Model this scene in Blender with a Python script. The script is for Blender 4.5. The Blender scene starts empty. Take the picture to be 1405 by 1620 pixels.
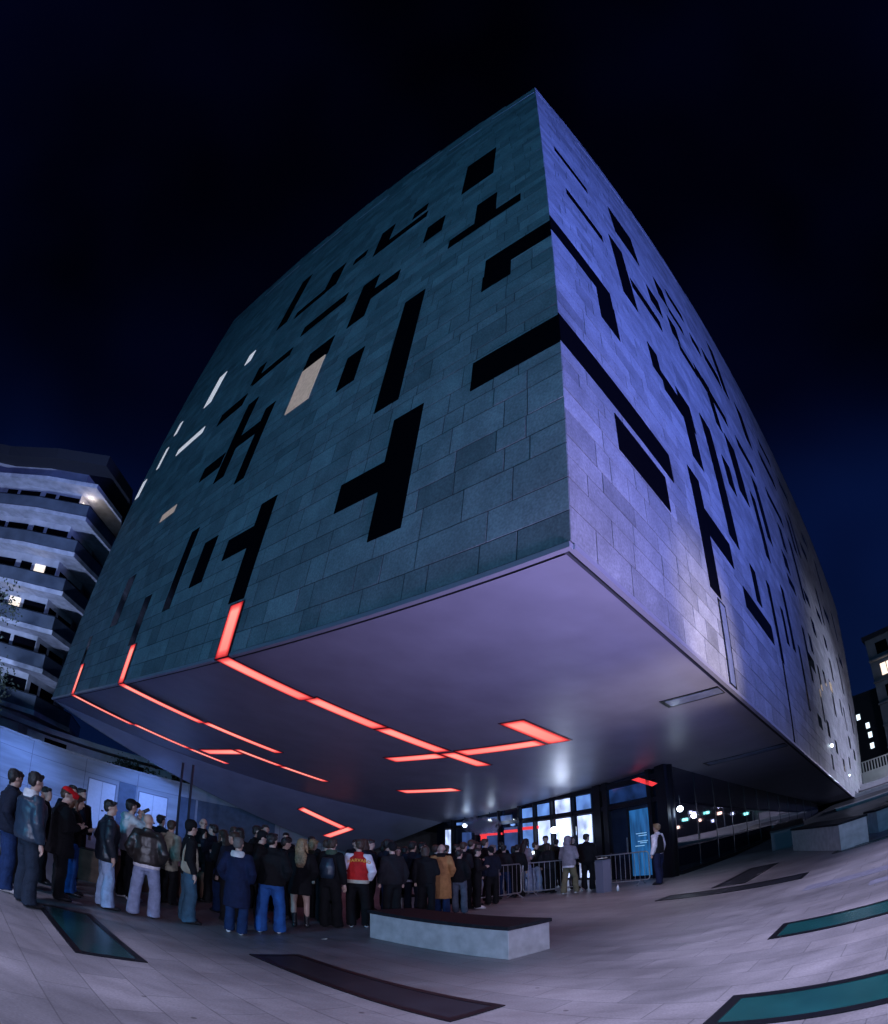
import bpy, bmesh, math, random
import numpy as np
from mathutils import Vector, Matrix
random.seed(7); rng = np.random.RandomState(7)
S = bpy.context.scene
COL = S.collection
R = math.radians

# ------------------------------------------------------------ camera (fisheye)
cd = bpy.data.cameras.new("camera"); cam = bpy.data.objects.new("camera", cd); COL.objects.link(cam)
S.camera = cam
cd.type = 'PANO'; cd.panorama_type = 'FISHEYE_LENS_POLYNOMIAL'
cd.sensor_fit = 'HORIZONTAL'; cd.sensor_width = 14.05; cd.sensor_height = 16.20
cd.fisheye_fov = R(220)
cd.fisheye_polynomial_k0 = 0; cd.fisheye_polynomial_k1 = -0.10521863; cd.fisheye_polynomial_k2 = 0
cd.fisheye_polynomial_k3 = -3.325138e-05; cd.fisheye_polynomial_k4 = 0
cd.shift_x = -0.02197; cd.shift_y = -0.06238
cd.clip_start = 0.05; cd.clip_end = 2000
cam.matrix_world = Matrix(((0.999896, 0.014394, 0, 0), (0.008923, -0.619845, -0.784674, 0),
                           (-0.011294, 0.784592, -0.619909, 1.7), (0, 0, 0, 1)))

# ------------------------------------------------------------ world
w = bpy.data.worlds.new("World"); S.world = w; w.use_nodes = True
nt = w.node_tree; nt.nodes.clear()
tc = nt.nodes.new('ShaderNodeTexCoord'); sp = nt.nodes.new('ShaderNodeSeparateXYZ')
cr = nt.nodes.new('ShaderNodeValToRGB'); bg = nt.nodes.new('ShaderNodeBackground'); ow = nt.nodes.new('ShaderNodeOutputWorld')
nt.links.new(tc.outputs['Generated'], sp.inputs[0]); nt.links.new(sp.outputs['Z'], cr.inputs[0])
cr.color_ramp.interpolation = 'EASE'
cr.color_ramp.elements[0].position = 0.0; cr.color_ramp.elements[0].color = (0.0018, 0.0070, 0.036, 1)
cr.color_ramp.elements[1].position = 0.85; cr.color_ramp.elements[1].color = (0.0003, 0.0005, 0.0042, 1)
e = cr.color_ramp.elements.new(0.40); e.color = (0.0009, 0.0036, 0.024, 1)
e = cr.color_ramp.elements.new(0.62); e.color = (0.0004, 0.0008, 0.0065, 1)
# faint uneven glow of the night air
nz = nt.nodes.new('ShaderNodeTexNoise'); nz.inputs['Scale'].default_value = 1.6; nz.inputs['Detail'].default_value = 3
mr = nt.nodes.new('ShaderNodeMapRange'); mr.inputs[1].default_value = .3; mr.inputs[2].default_value = .7
mr.inputs[3].default_value = .3; mr.inputs[4].default_value = 1.9
nt.links.new(tc.outputs['Generated'], nz.inputs[0]); nt.links.new(nz.outputs[0], mr.inputs[0])
nt.links.new(cr.outputs[0], bg.inputs[0]); nt.links.new(mr.outputs[0], bg.inputs[1]); nt.links.new(bg.outputs[0], ow.inputs[0])

# ------------------------------------------------------------ lamps of the square (night) and added fills
def lamp(name, kind, loc, target, energy, col, **k):
    l = bpy.data.lights.new(name, kind); l.energy = energy; l.color = col
    for a, b in k.items(): setattr(l, a, b)
    o = bpy.data.objects.new(name, l); COL.objects.link(o); o.location = loc
    o.rotation_euler = (Vector(target) - Vector(loc)).to_track_quat('-Z', 'Y').to_euler()
    return o
# blue-violet floodlight mast on the right washes the right facade
lamp("floodlight_beam", 'SPOT', (24, -12, 2.2), (6.5, 13, 21), 76000, (.14, .22, 1.0), spot_size=R(70), spot_blend=1.0, shadow_soft_size=.5)
# unseen fill added to brighten the far end of the right facade
lamp("far_fill", 'SPOT', (44, 22, 3), (26, 34, 2), 26000, (.62, .67, 1.0), spot_size=R(70), spot_blend=.9, shadow_soft_size=.5)
# mauve street lighting, low from the right, reaching under the overhang
lamp("street_lamp_glow", 'SPOT', (22, -7.5, 4), (3, 11, 0), 800, (.78, .64, 1.0), spot_size=R(60), spot_blend=.8, shadow_soft_size=.35)
# unseen overhead fills added for the paving, shining straight down
for i_, (p_, e_, sz_) in enumerate((((9.5, 1, 11), 9500, 98), ((-4, -4.5, 11), 4000, 100), ((2.6, -3.5, 11), 3000, 100), ((-10, 2, 9), 1500, 90))):
    lamp("plaza_fill", 'SPOT', p_, (p_[0], p_[1] + .01, 0), e_, (.72, .66, 1.0), spot_size=R(sz_), spot_blend=.30, shadow_soft_size=.25)
# low fills added behind the camera, cones flattened to stay under the overhang
lamp("low_fill", 'SPOT', (3.5, -9, 2.6), (-.5, 9, .9), 2600, (.60, .66, 1.0), spot_size=R(60), spot_blend=.15, shadow_soft_size=.25).scale = (1, .42, 1)
lamp("low_fill", 'SPOT', (-2.5, -10, 2.4), (-5, 8, .7), 3200, (.66, .70, 1.0), spot_size=R(62), spot_blend=.15, shadow_soft_size=.2).scale = (1, .36, 1)
# cold lamp from the left, grazing the left facade
lamp("teal_lamp_glow", 'SPOT', (-16, -24, 9), (-3, 14, 15), 17000, (.065, .42, .80), spot_size=R(80), spot_blend=.8, shadow_soft_size=.6)
for s_ in (3, 10, 17, 24, 31):
    p_ = Vector((-33 + .689 * s_ + .725 * 4.6, 11.6 + .725 * s_ - .689 * 4.6, 4.8)); q_ = Vector((-33 + .689 * s_, 11.6 + .725 * s_, .3))
    lamp("wall_wash", 'SPOT', p_, q_, 1350, (.15, .32, 1.0), spot_size=R(84), spot_blend=.9, shadow_soft_size=.3)
# added spot that imitates a bright reflection patch on the soffit
lamp("soffit_patch_spot", 'SPOT', (3.35, 23.3, 2.5), (3.26, 21.3, 3.84), 60, (.66, .75, 1.0), spot_size=R(62), spot_blend=.8, shadow_soft_size=.1)
# warm-white spill low on the right facade
lamp("facade_spill", 'SPOT', (10.5, 4.5, 1.0), (5.0, 11.2, 5.5), 5200, (1.0, .84, .74), spot_size=R(30), spot_blend=1.0, shadow_soft_size=.3)
lamp("forecourt_fill", 'SPOT', (4.0, 14.4, 3.9), (4.0, 14.41, 0), 260, (.86, .70, .95), spot_size=R(125), spot_blend=.8, shadow_soft_size=.15)  # unseen fill added to brighten the paving near the entrance
# uplight on the soffit
lamp("soffit_uplight", 'SPOT', (4.6, 2.4, .25), (1.9, 8.9, 5.2), 4600, (.52, .45, 1.0), spot_size=R(76), spot_blend=1.0, shadow_soft_size=.4)

S.view_settings.view_transform = 'Standard'; S.view_settings.look = 'None'
S.view_settings.exposure = 0; S.view_settings.gamma = 1
try:
    S.cycles.use_denoising = True; S.cycles.max_bounces = 6; S.cycles.diffuse_bounces = 3
    S.cycles.sample_clamp_indirect = 4.0; S.cycles.caustics_reflective = False; S.cycles.caustics_refractive = False
except Exception: pass

# ------------------------------------------------------------ helpers
_mats = {}
def mat(name, col=(.5, .5, .5), rough=.6, metal=0, emit=None, es=0, noise=0, nscale=8, bump=0, bscale=20, spec=.5, stretch=None, coat=0):
    if name in _mats: return _mats[name]
    m = bpy.data.materials.new(name); m.use_nodes = True; n = m.node_tree; b = n.nodes['Principled BSDF']
    b.inputs['Base Color'].default_value = (*col, 1); b.inputs['Roughness'].default_value = rough
    b.inputs['Metallic'].default_value = metal; b.inputs['Specular IOR Level'].default_value = spec
    b.inputs['Coat Weight'].default_value = coat
    if emit: b.inputs['Emission Color'].default_value = (*emit, 1); b.inputs['Emission Strength'].default_value = es
    if noise or bump:
        t = n.nodes.new('ShaderNodeTexCoord'); mp = n.nodes.new('ShaderNodeMapping')
        if stretch: mp.inputs['Scale'].default_value = stretch
        n.links.new(t.outputs['Object'], mp.inputs[0])
    if noise:
        z = n.nodes.new('ShaderNodeTexNoise'); z.inputs['Scale'].default_value = nscale; z.inputs['Detail'].default_value = 6
        n.links.new(mp.outputs[0], z.inputs[0])
        r_ = n.nodes.new('ShaderNodeMapRange'); r_.inputs[1].default_value = .3; r_.inputs[2].default_value = .7
        r_.inputs[3].default_value = 1 - noise; r_.inputs[4].default_value = 1 + noise
        n.links.new(z.outputs[0], r_.inputs[0])
        v = n.nodes.new('ShaderNodeVectorMath'); v.operation = 'SCALE'; v.inputs[0].default_value = col
        n.links.new(r_.outputs[0], v.inputs['Scale']); n.links.new(v.outputs[0], b.inputs['Base Color'])
    if bump:
        z = n.nodes.new('ShaderNodeTexNoise'); z.inputs['Scale'].default_value = bscale; z.inputs['Detail'].default_value = 4
        n.links.new(mp.outputs[0], z.inputs[0]); bn = n.nodes.new('ShaderNodeBump'); bn.inputs['Strength'].default_value = bump
        bn.inputs['Distance'].default_value = .02
        n.links.new(z.outputs[0], bn.inputs['Height']); n.links.new(bn.outputs[0], b.inputs['Normal'])
    if emit and noise:   # uneven light behind the panel
        z5 = n.nodes.new('ShaderNodeTexNoise'); z5.inputs['Scale'].default_value = nscale; n.links.new(mp.outputs[0], z5.inputs[0])
        r5 = n.nodes.new('ShaderNodeMapRange'); r5.inputs[1].default_value = .32; r5.inputs[2].default_value = .68; r5.inputs[3].default_value = es * (1 - noise * 1.6 if noise < .5 else .2); r5.inputs[4].default_value = es * (1 + noise * 1.6)
        n.links.new(z5.outputs[0], r5.inputs[0]); n.links.new(r5.outputs[0], b.inputs['Emission Strength'])
    _mats[name] = m; return m

def link(name, me, parent=None, m=None):
    o = bpy.data.objects.new(name, me); COL.objects.link(o)
    if m is not None: me.materials.append(m)
    if parent is not None: o.parent = parent
    return o
def mesh(name, V, F, m=None, parent=None, smooth=False):
    me = bpy.data.meshes.new(name); me.from_pydata([tuple(map(float, v)) for v in V], [], F); me.update()
    if smooth: me.polygons.foreach_set('use_smooth', [True] * len(me.polygons))
    return link(name, me, parent, m)
def tag(o, label=None, cat=None, group=None, kind=None):
    if label: o['label'] = label
    if cat: o['category'] = cat
    if group: o['group'] = group
    if kind: o['kind'] = kind
    return o
def empty(name, loc=(0, 0, 0), rz=0):
    o = bpy.data.objects.new(name, None); COL.objects.link(o); o.location = loc; o.rotation_euler = (0, 0, rz); o.empty_display_size = .2
    return o
BF = [(0, 3, 2, 1), (4, 5, 6, 7), (0, 1, 5, 4), (1, 2, 6, 5), (2, 3, 7, 6), (3, 0, 4, 7)]
class MB:
    def __init__(s): s.v = []; s.f = []
    def box(s, x0, x1, y0, y1, z0, z1, M=None):
        n = len(s.v); c = [(x0, y0, z0), (x1, y0, z0), (x1, y1, z0), (x0, y1, z0), (x0, y0, z1), (x1, y0, z1), (x1, y1, z1), (x0, y1, z1)]
        if M is not None: c = [M @ Vector(p) for p in c]
        s.v += [tuple(p) for p in c]; s.f += [tuple(n + i for i in q) for q in BF]; return s
    def poly(s, pts):
        n = len(s.v); s.v += [tuple(p) for p in pts]; s.f.append(tuple(range(n, n + len(pts)))); return s
    def prism(s, pts, d):   # polygon extruded by vector d
        n = len(s.v); k = len(pts); s.v += [tuple(p) for p in pts] + [tuple(Vector(p) + Vector(d)) for p in pts]
        s.f.append(tuple(range(n, n + k))[::-1]); s.f.append(tuple(range(n + k, n + 2 * k)))
        for i in range(k): j = (i + 1) % k; s.f.append((n + i, n + j, n + k + j, n + k + i))
        return s
    def tube(s, pts, rad, seg=8):
        pts = [Vector(p) for p in pts]; k = len(pts)
        if not hasattr(rad, '__len__'): rad = [rad] * k
        n0 = len(s.v); up = None
        for i, p in enumerate(pts):
            t = (pts[min(i + 1, k - 1)] - pts[max(i - 1, 0)]).normalized()
            a = (up - t * up.dot(t)).normalized() if up is not None and (up - t * up.dot(t)).length > .01 else t.orthogonal().normalized()
            up = a; b = t.cross(a)
            for j in range(seg):
                q = 2 * math.pi * j / seg; s.v.append(tuple(p + (a * math.cos(q) + b * math.sin(q)) * rad[i]))
        for i in range(k - 1):
            for j in range(seg):
                j2 = (j + 1) % seg; s.f.append((n0 + i * seg + j, n0 + i * seg + j2, n0 + (i + 1) * seg + j2, n0 + (i + 1) * seg + j))
        s.f.append(tuple(n0 + j for j in range(seg))[::-1]); s.f.append(tuple(n0 + (k - 1) * seg + j for j in range(seg)))
        return s
    def build(s, name, m=None, parent=None, smooth=False):
        return mesh(name, s.v, s.f, m, parent, smooth)
def sphere(mb, c, r, seg=12, rings=8):
    n = len(mb.v)
    if not hasattr(r, '__len__'): r = (r, r, r)
    for i in range(rings + 1):
        th = math.pi * i / rings
        for j in range(seg):
            ph = 2 * math.pi * j / seg
            mb.v.append((c[0] + r[0] * math.sin(th) * math.cos(ph), c[1] + r[1] * math.sin(th) * math.sin(ph), c[2] + r[2] * math.cos(th)))
    for i in range(rings):
        for j in range(seg):
            j2 = (j + 1) % seg; mb.f.append((n + i * seg + j, n + (i + 1) * seg + j, n + (i + 1) * seg + j2, n + i * seg + j2))

# ------------------------------------------------------------ materials
BLACKGLASS = mat('black_window_glass', (.003, .003, .005), .08, spec=.02)
FRAME = mat('dark_metal_frame', (.012, .013, .018), .4, metal=.6)
CONC = mat('cast_concrete', (.42, .42, .44), .75, noise=.18, nscale=5, bump=.25, bscale=60)
BLACKTOP = mat('black_seat_top', (.016, .017, .022), .6, spec=.12, noise=.3, nscale=14)
STEEL = mat('galvanised_steel', (.46, .47, .50), .42, metal=.7, noise=.15, nscale=30)
DARKSTEEL = mat('dark_post_steel', (.02, .03, .05), .6)

def stone_mat(name, col, var):
    m = bpy.data.materials.new(name); m.use_nodes = True; n = m.node_tree; b = n.nodes['Principled BSDF']; b.inputs['Roughness'].default_value = .62
    b.inputs['Specular IOR Level'].default_value = .35
    at = n.nodes.new('ShaderNodeAttribute'); at.attribute_name = 'tone'
    t = n.nodes.new('ShaderNodeTexCoord'); z = n.nodes.new('ShaderNodeTexNoise'); z.inputs['Scale'].default_value = 1.3; z.inputs['Detail'].default_value = 8; z.inputs['Roughness'].default_value = .65
    n.links.new(t.outputs['Object'], z.inputs[0])
    z2 = n.nodes.new('ShaderNodeTexNoise'); z2.inputs['Scale'].default_value = 22; z2.inputs['Detail'].default_value = 5
    n.links.new(t.outputs['Object'], z2.inputs[0])
    mr = n.nodes.new('ShaderNodeMapRange'); mr.inputs[1].default_value = .3; mr.inputs[2].default_value = .72; mr.inputs[3].default_value = .72; mr.inputs[4].default_value = 1.25
    n.links.new(z.outputs[0], mr.inputs[0])
    mr2 = n.nodes.new('ShaderNodeMapRange'); mr2.inputs[1].default_value = .3; mr2.inputs[2].default_value = .7; mr2.inputs[3].default_value = .78; mr2.inputs[4].default_value = 1.22
    n.links.new(z2.outputs[0], mr2.inputs[0])
    tm = n.nodes.new('ShaderNodeMapRange'); tm.inputs[3].default_value = 1 - var; tm.inputs[4].default_value = 1 + var
    n.links.new(at.outputs['Fac'], tm.inputs[0])
    m1 = n.nodes.new('ShaderNodeMath'); m1.operation = 'MULTIPLY'; n.links.new(mr.outputs[0], m1.inputs[0]); n.links.new(tm.outputs[0], m1.inputs[1])
    m2 = n.nodes.new('ShaderNodeMath'); m2.operation = 'MULTIPLY'; n.links.new(m1.outputs[0], m2.inputs[0]); n.links.new(mr2.outputs[0], m2.inputs[1])
    v = n.nodes.new('ShaderNodeVectorMath'); v.operation = 'SCALE'; v.inputs[0].default_value = col
    n.links.new(m2.outputs[0], v.inputs['Scale']); n.links.new(v.outputs[0], b.inputs['Base Color'])
    bn = n.nodes.new('ShaderNodeBump'); bn.inputs['Strength'].default_value = .35; bn.inputs['Distance'].default_value = .01
    n.links.new(z2.outputs[0], bn.inputs['Height']); n.links.new(bn.outputs[0], b.inputs['Normal'])
    return m
STONE = stone_mat('facade_stone', (.27, .275, .29), .26)
JOINT = mat('dark_joint', (.05, .055, .065), .9)  # dark tone of joints, backing and roof

# ------------------------------------------------------------ ground
def ground_mat():
    m = bpy.data.materials.new('stone_paving'); m.use_nodes = True; n = m.node_tree; b = n.nodes['Principled BSDF']
    t = n.nodes.new('ShaderNodeTexCoord'); mp = n.nodes.new('ShaderNodeMapping'); mp.inputs['Rotation'].default_value = (0, 0, R(41.3))
    n.links.new(t.outputs['Object'], mp.inputs[0])
    br = n.nodes.new('ShaderNodeTexBrick'); br.offset = .5; br.squash = 1
    br.inputs['Scale'].default_value = 1; br.inputs['Brick Width'].default_value = .9; br.inputs['Row Height'].default_value = .45
    br.inputs['Mortar Size'].default_value = .006; br.inputs['Mortar Smooth'].default_value = .2
    br.inputs['Color1'].default_value = (.225, .225, .24, 1); br.inputs['Color2'].default_value = (.285, .28, .295, 1); br.inputs['Mortar'].default_value = (.145, .145, .155, 1)
    br.inputs['Bias'].default_value = -.1
    n.links.new(mp.outputs[0], br.inputs[0])
    # streaky wear along the slabs
    mp2 = n.nodes.new('ShaderNodeMapping'); mp2.inputs['Rotation'].default_value = (0, 0, R(41.3)); mp2.inputs['Scale'].default_value = (.6, 1.4, 1)
    n.links.new(t.outputs['Object'], mp2.inputs[0])
    z = n.nodes.new('ShaderNodeTexNoise'); z.inputs['Scale'].default_value = 1.6; z.inputs['Detail'].default_value = 9; z.inputs['Roughness'].default_value = .68
    n.links.new(mp2.outputs[0], z.inputs[0])
    mr = n.nodes.new('ShaderNodeMapRange'); mr.inputs[1].default_value = .3; mr.inputs[2].default_value = .72; mr.inputs[3].default_value = .68; mr.inputs[4].default_value = 1.22
    n.links.new(z.outputs[0], mr.inputs[0])
    z3 = n.nodes.new('ShaderNodeTexNoise'); z3.inputs['Scale'].default_value = 45; z3.inputs['Detail'].default_value = 3
    n.links.new(t.outputs['Object'], z3.inputs[0])
    mr3 = n.nodes.new('ShaderNodeMapRange'); mr3.inputs[1].default_value = .3; mr3.inputs[2].default_value = .7; mr3.inputs[3].default_value = .86; mr3.inputs[4].default_value = 1.14
    n.links.new(z3.outputs[0], mr3.inputs[0])
    mu = n.nodes.new('ShaderNodeMath'); mu.operation = 'MULTIPLY'; n.links.new(mr.outputs[0], mu.inputs[0]); n.links.new(mr3.outputs[0], mu.inputs[1])
    v = n.nodes.new('ShaderNodeVectorMath'); v.operation = 'SCALE'; n.links.new(br.outputs['Color'], v.inputs[0]); n.links.new(mu.outputs[0], v.inputs['Scale'])
    vo = n.nodes.new('ShaderNodeTexVoronoi'); vo.inputs['Scale'].default_value = 1.7; n.links.new(t.outputs['Object'], vo.inputs[0])
    vm = n.nodes.new('ShaderNodeMapRange'); vm.inputs[1].default_value = .035; vm.inputs[2].default_value = .05; vm.inputs[3].default_value = .45; vm.inputs[4].default_value = 1
    n.links.new(vo.outputs['Distance'], vm.inputs[0]); z7 = n.nodes.new('ShaderNodeTexNoise'); z7.inputs['Scale'].default_value = .45; z7.inputs['Detail'].default_value = 7; n.links.new(t.outputs['Object'], z7.inputs[0])
    m7 = n.nodes.new('ShaderNodeMapRange'); m7.inputs[1].default_value = .38; m7.inputs[2].default_value = .62; m7.inputs[3].default_value = .74; m7.inputs[4].default_value = 1.12; n.links.new(z7.outputs[0], m7.inputs[0])
    mv = n.nodes.new('ShaderNodeMath'); mv.operation = 'MULTIPLY'; n.links.new(vm.outputs[0], mv.inputs[0]); n.links.new(m7.outputs[0], mv.inputs[1])
    v2 = n.nodes.new('ShaderNodeVectorMath'); v2.operation = 'SCALE'; n.links.new(v.outputs[0], v2.inputs[0]); n.links.new(mv.outputs[0], v2.inputs['Scale'])
    n.links.new(v2.outputs[0], b.inputs['Base Color'])
    rr = n.nodes.new('ShaderNodeMapRange'); rr.inputs[1].default_value = .3; rr.inputs[2].default_value = .7; rr.inputs[3].default_value = .36; rr.inputs[4].default_value = .62
    n.links.new(z.outputs[0], rr.inputs[0]); n.links.new(rr.outputs[0], b.inputs['Roughness'])
    bn = n.nodes.new('ShaderNodeBump'); bn.inputs['Strength'].default_value = .3; bn.inputs['Distance'].default_value = .004
    n.links.new(br.outputs['Fac'], bn.inputs['Height']); bn.invert = True
    bn2 = n.nodes.new('ShaderNodeBump'); bn2.inputs['Strength'].default_value = .25; bn2.inputs['Distance'].default_value = .004
    n.links.new(z3.outputs[0], bn2.inputs['Height']); n.links.new(bn.outputs[0], bn2.inputs['Normal']); n.links.new(bn2.outputs[0], b.inputs['Normal'])
    return m
g = MB().poly([(-400, -400, 0), (400, -400, 0), (400, 400, 0), (-400, 400, 0)]).build('ground', ground_mat()); g['kind'] = 'structure'

# paving directions
DA = Vector((.7536, -.6573, 0)); DB = Vector((.6573, .7536, 0))
LABS = iter([])
TEAL = None
def plate_mat():
    m = bpy.data.materials.new('teal_floor_glass'); m.use_nodes = True; n = m.node_tree; b = n.nodes['Principled BSDF']
    b.inputs['Roughness'].default_value = .22; b.inputs['Specular IOR Level'].default_value = .5
    t = n.nodes.new('ShaderNodeTexCoord'); z = n.nodes.new('ShaderNodeTexNoise'); z.inputs['Scale'].default_value = 1.4; z.inputs['Detail'].default_value = 5
    n.links.new(t.outputs['Object'], z.inputs[0]); c = n.nodes.new('ShaderNodeValToRGB')
    c.color_ramp.elements[0].position = .3; c.color_ramp.elements[0].color = (.004, .022, .026, 1)
    c.color_ramp.elements[1].position = .7; c.color_ramp.elements[1].color = (.012, .065, .07, 1)
    n.links.new(z.outputs[0], c.inputs[0]); n.links.new(c.outputs[0], b.inputs['Base Color'])
    return m
TEAL = plate_mat()
TEAL2 = mat('teal_glow_glass', (.008, .07, .068), .25, noise=.25, nscale=2)
MAUVEGL = mat('mauve_floor_glass', (.022, .025, .034), .42, spec=.15, noise=.3, nscale=2)
def plate(corner, la, lb, label, glass, fw=.085):
    """floor light: black frame, glass panel; corner = near/left corner, la along DA, lb along DB"""
    t = empty('floor_light', corner); t.rotation_euler = (0, 0, math.atan2(DA.y, DA.x))
    tag(t, label, 'floor light', 'glass floor lights set in the paving')
    f = MB(); h = .012
    f.box(0, la, 0, fw, .002, h).box(0, la, lb - fw, lb, .002, h).box(0, fw, fw, lb - fw, .002, h).box(la - fw, la, fw, lb - fw, .002, h)
    f.build('frame', FRAME, t)
    MB().box(fw, la - fw, fw, lb - fw, .001, .007).build('glass_panel', glass, t)
    return t
plate((-3.72, 5.2, 0), -0 + 2.22, .76, 'short dark teal glass panel in front of the queue at the far left', TEAL).location = (-5.26, 6.60, 0)
plate((-2.60, 7.38, 0), 3.22, .72, 'long grey glass panel with a black frame in front of the bench', MAUVEGL)
plate((3.30, 6.74, 0), 4.6, .83, 'narrow bright teal glass panel to the right of the bench', TEAL2)
plate((1.55, 4.30, 0), 4.6, .80, 'wide bright teal glass panel cut by the lower right corner', TEAL2, .10)
# plate corners above are the far-left ones: slide so the DB side points away from the camera
for o in list(bpy.data.objects):
    if o.name.startswith('floor_light'):
        pass
plate((3.86, 13.20, 0), 3.2, .80, 'dark glass panel in the paving in front of the guard', MAUVEGL)
plate((5.15, 13.35, 0), .8, 3.3, 'dark glass panel running towards the glazed corner column', MAUVEGL).location = (5.30, 13.55, 0)
plate((8.60, 13.6, 0), 4.5, .5, 'thin dark glass strip beside the big black stone block', TEAL)
INS = mat('pale_paving_inset', (.20, .21, .27), .5, noise=.25, nscale=9, bump=.2, bscale=30)
def inset(p, la, lb):
    M = Matrix.Translation(Vector(p)) @ Matrix.Rotation(math.atan2(DA.y, DA.x), 4, 'Z')
    o = MB().box(0, la, 0, lb, .001, .004, M).build('paving_inset', INS); o['kind'] = 'structure'
inset((5.38, 9.55, 0), 5, .55); inset((5.6, 7.9, 0), 4, .4)

# ------------------------------------------------------------ the big tilted building
Cb = Vector((1.3333, 6.6012, 5.2958)); Lv = Vector((-.7746, .63223, .01643)); Rv = Vector((.62568, .76984, -.12596)); Vv = Vector((.09229, .08728, .9919))
BM = Matrix(((Rv.x, Lv.x, Vv.x, Cb.x), (Rv.y, Lv.y, Vv.y, Cb.y), (Rv.z, Lv.z, Vv.z, Cb.z), (0, 0, 0, 1)))
bld = bpy.data.objects.new('museum_building', None); COL.objects.link(bld); bld.matrix_world = BM
tag(bld, 'huge tilted stone-clad cultural building with black slot windows and red light strips', 'building')
BMi = BM.inverted()
LW = [[2.11,3.58,16.3,19.43],[1.83,2.65,12.53,13.98],[1.18,2.04,7.89,8.56],[4.19,5.03,14.03,15.27],[5.51,6.28,17.63,18.3],[7.5,8.29,17.3,18.93],[8.98,9.78,17.72,18.26],[7.12,7.98,11.44,14.15],[10.6,11.52,17.05,18.93],[14.29,15.13,17.49,21.94],[4.22,5.01,5.49,10.19],[8.63,9.98,10.63,11.63],[6.41,7.16,7.69,9.21],[3.32,4.18,1.62,4.78],[4.18,5.52,2.81,3.58],[13.1,13.84,7.44,11.48],[11.2,11.81,6.48,9.98],[13.96,15.58,8.3,9.0],[14.19,14.79,13.25,14.45],[14.64,16.75,11.98,12.7],[8.42,9.17,1.53,4.6],[9.17,10.5,3.19,3.88],[11.43,12.27,2.78,4.39],[13.35,13.93,2.33,5.39],[15.64,16.27,1.49,3.4],[18.84,19.75,2.8,5.1],[22.18,22.6,1.45,2.84],[.9,3.64,11.97,12.53],[5.36,8.27,16.75,17.3],[11.3,13.5,17.0,17.5],[9.0,11.7,14.1,14.75],[11.9,14.6,13.1,13.6],[5.86,7.12,12.45,13.1],[11.81,13.1,8.75,9.35],[0,2.0,8.57,9.4],[0,2.04,4.3,5.15]]
LIT = [[8.73,9.96,8.5,10.62],[16.72,17.24,16.48,17.27],[19.95,20.7,15.66,18.06],[18.6,21.42,12.7,13.1],[23.9,24.28,15.68,16.65],[24.0,24.33,13.2,14.7],[25.51,26.07,11.88,13.12],[17.22,18.64,7.55,7.93]]
RW = [[.84,3.01,17.3,17.8],[1.18,3.33,13.6,14.1],[5.01,6.93,17.38,19.92],[4.08,5.0,11.51,15.55],[5.13,7.37,13.2,13.85],[7.06,8.08,14.93,16.11],[8.69,9.59,17.59,19.06],[9.59,11.1,17.3,17.8],[10.39,12.13,19.6,20.3],[8.92,9.71,14.96,16.24],[1.86,4.17,3.15,4.1],[5.13,5.75,8.9,10.09],[5.75,7.0,8.5,9.37],[7.0,8.1,8.62,9.86],[7.05,7.92,6.94,8.62],[9.4,10.4,5.57,10.77],[6.2,7.0,2.33,5.98],[7.02,9.07,4.2,5.05],[9.37,11.1,14.32,14.85],[11.12,12.16,14.5,15.34],[12.18,12.9,12.65,15.45],[12.92,14.85,14.6,15.27],[13.2,14.5,9.81,12.93],[11.31,12.19,8.84,10.24],[16.16,18.88,14.5,15.2],[12.63,13.71,18.55,19.32],[17.35,18.3,19.61,24.03],[14.57,16.94,19.25,20.29],[19.97,21.2,18.1,21.04],[15.64,16.41,8.1,11.45],[17.33,18.3,9.96,13.53],[21.7,25.31,15.1,15.8],[23.92,27.53,19.4,20.3],[11.55,12.2,4.28,5.66],[9.76,13.22,3.3,4.0],[14.11,14.6,3.03,6.24],[17.58,18.19,4.66,7.66],[16.2,16.7,4.45,6.03],[22.0,22.6,4.54,7.41],[22.64,24.27,5.5,6.2],[19.2,19.6,2.41,5.4],[21.89,23.11,2.24,2.85],[24.4,24.85,2.96,4.75],[25.41,26.25,2.4,3.28],[27.57,28.73,9.1,10.1],[33.81,35.01,10.3,11.2],[24.37,25.1,6.83,7.87],[25.52,26.1,5.0,6.42],[28.1,28.89,6.0,6.9],[30.85,32.29,6.4,7.1],[36.6,37.3,6.0,7.2],[38.8,39.4,5.3,7.1],[31.25,32.0,4.8,6.2],[28.35,29.2,1.95,2.7],[39.12,40.43,4.0,4.9],[25.3,25.85,.6,1.4],[31.7,32.5,1.3,2.1],[36.4,37.31,2.1,2.9],[42.39,43.74,3.6,4.4],[21.21,22.42,10.4,11.4],[20.99,22.76,9.35,9.9],[26.0,26.85,10.6,14.78],[27.3,28.94,11.2,11.9],[32.85,34.89,12.3,13.0],[2.0,2.9,7.55,8.95],[0,2.85,8.9,9.7],[0,4.75,4.35,5.2],
      [30.5,31.3,16.0,19.5],[34,36.2,18.2,19.0],[36.5,37.4,13.2,16.2],[40.3,43,15.4,16.2],[42,42.9,9.0,12.2],[45.5,48,12.8,13.6],[46.0,46.9,6.4,9.1],[49,49.9,16.2,19.2],[38,40.5,21.4,22.2],[31.5,34.4,22.6,23.4],[28.4,29.3,15.2,17.9],[34.2,35.1,8.0,9.6],[44.1,45,19.3,22.5],[22.6,23.5,12.3,13.9],[26.2,28.9,22.4,23.1]]
def topL(a): return np.interp(a, [0, 2, 6, 12, 18, 26.3], [25.75, 26.0, 26.6, 27.4, 28.0, 28.6])
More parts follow.
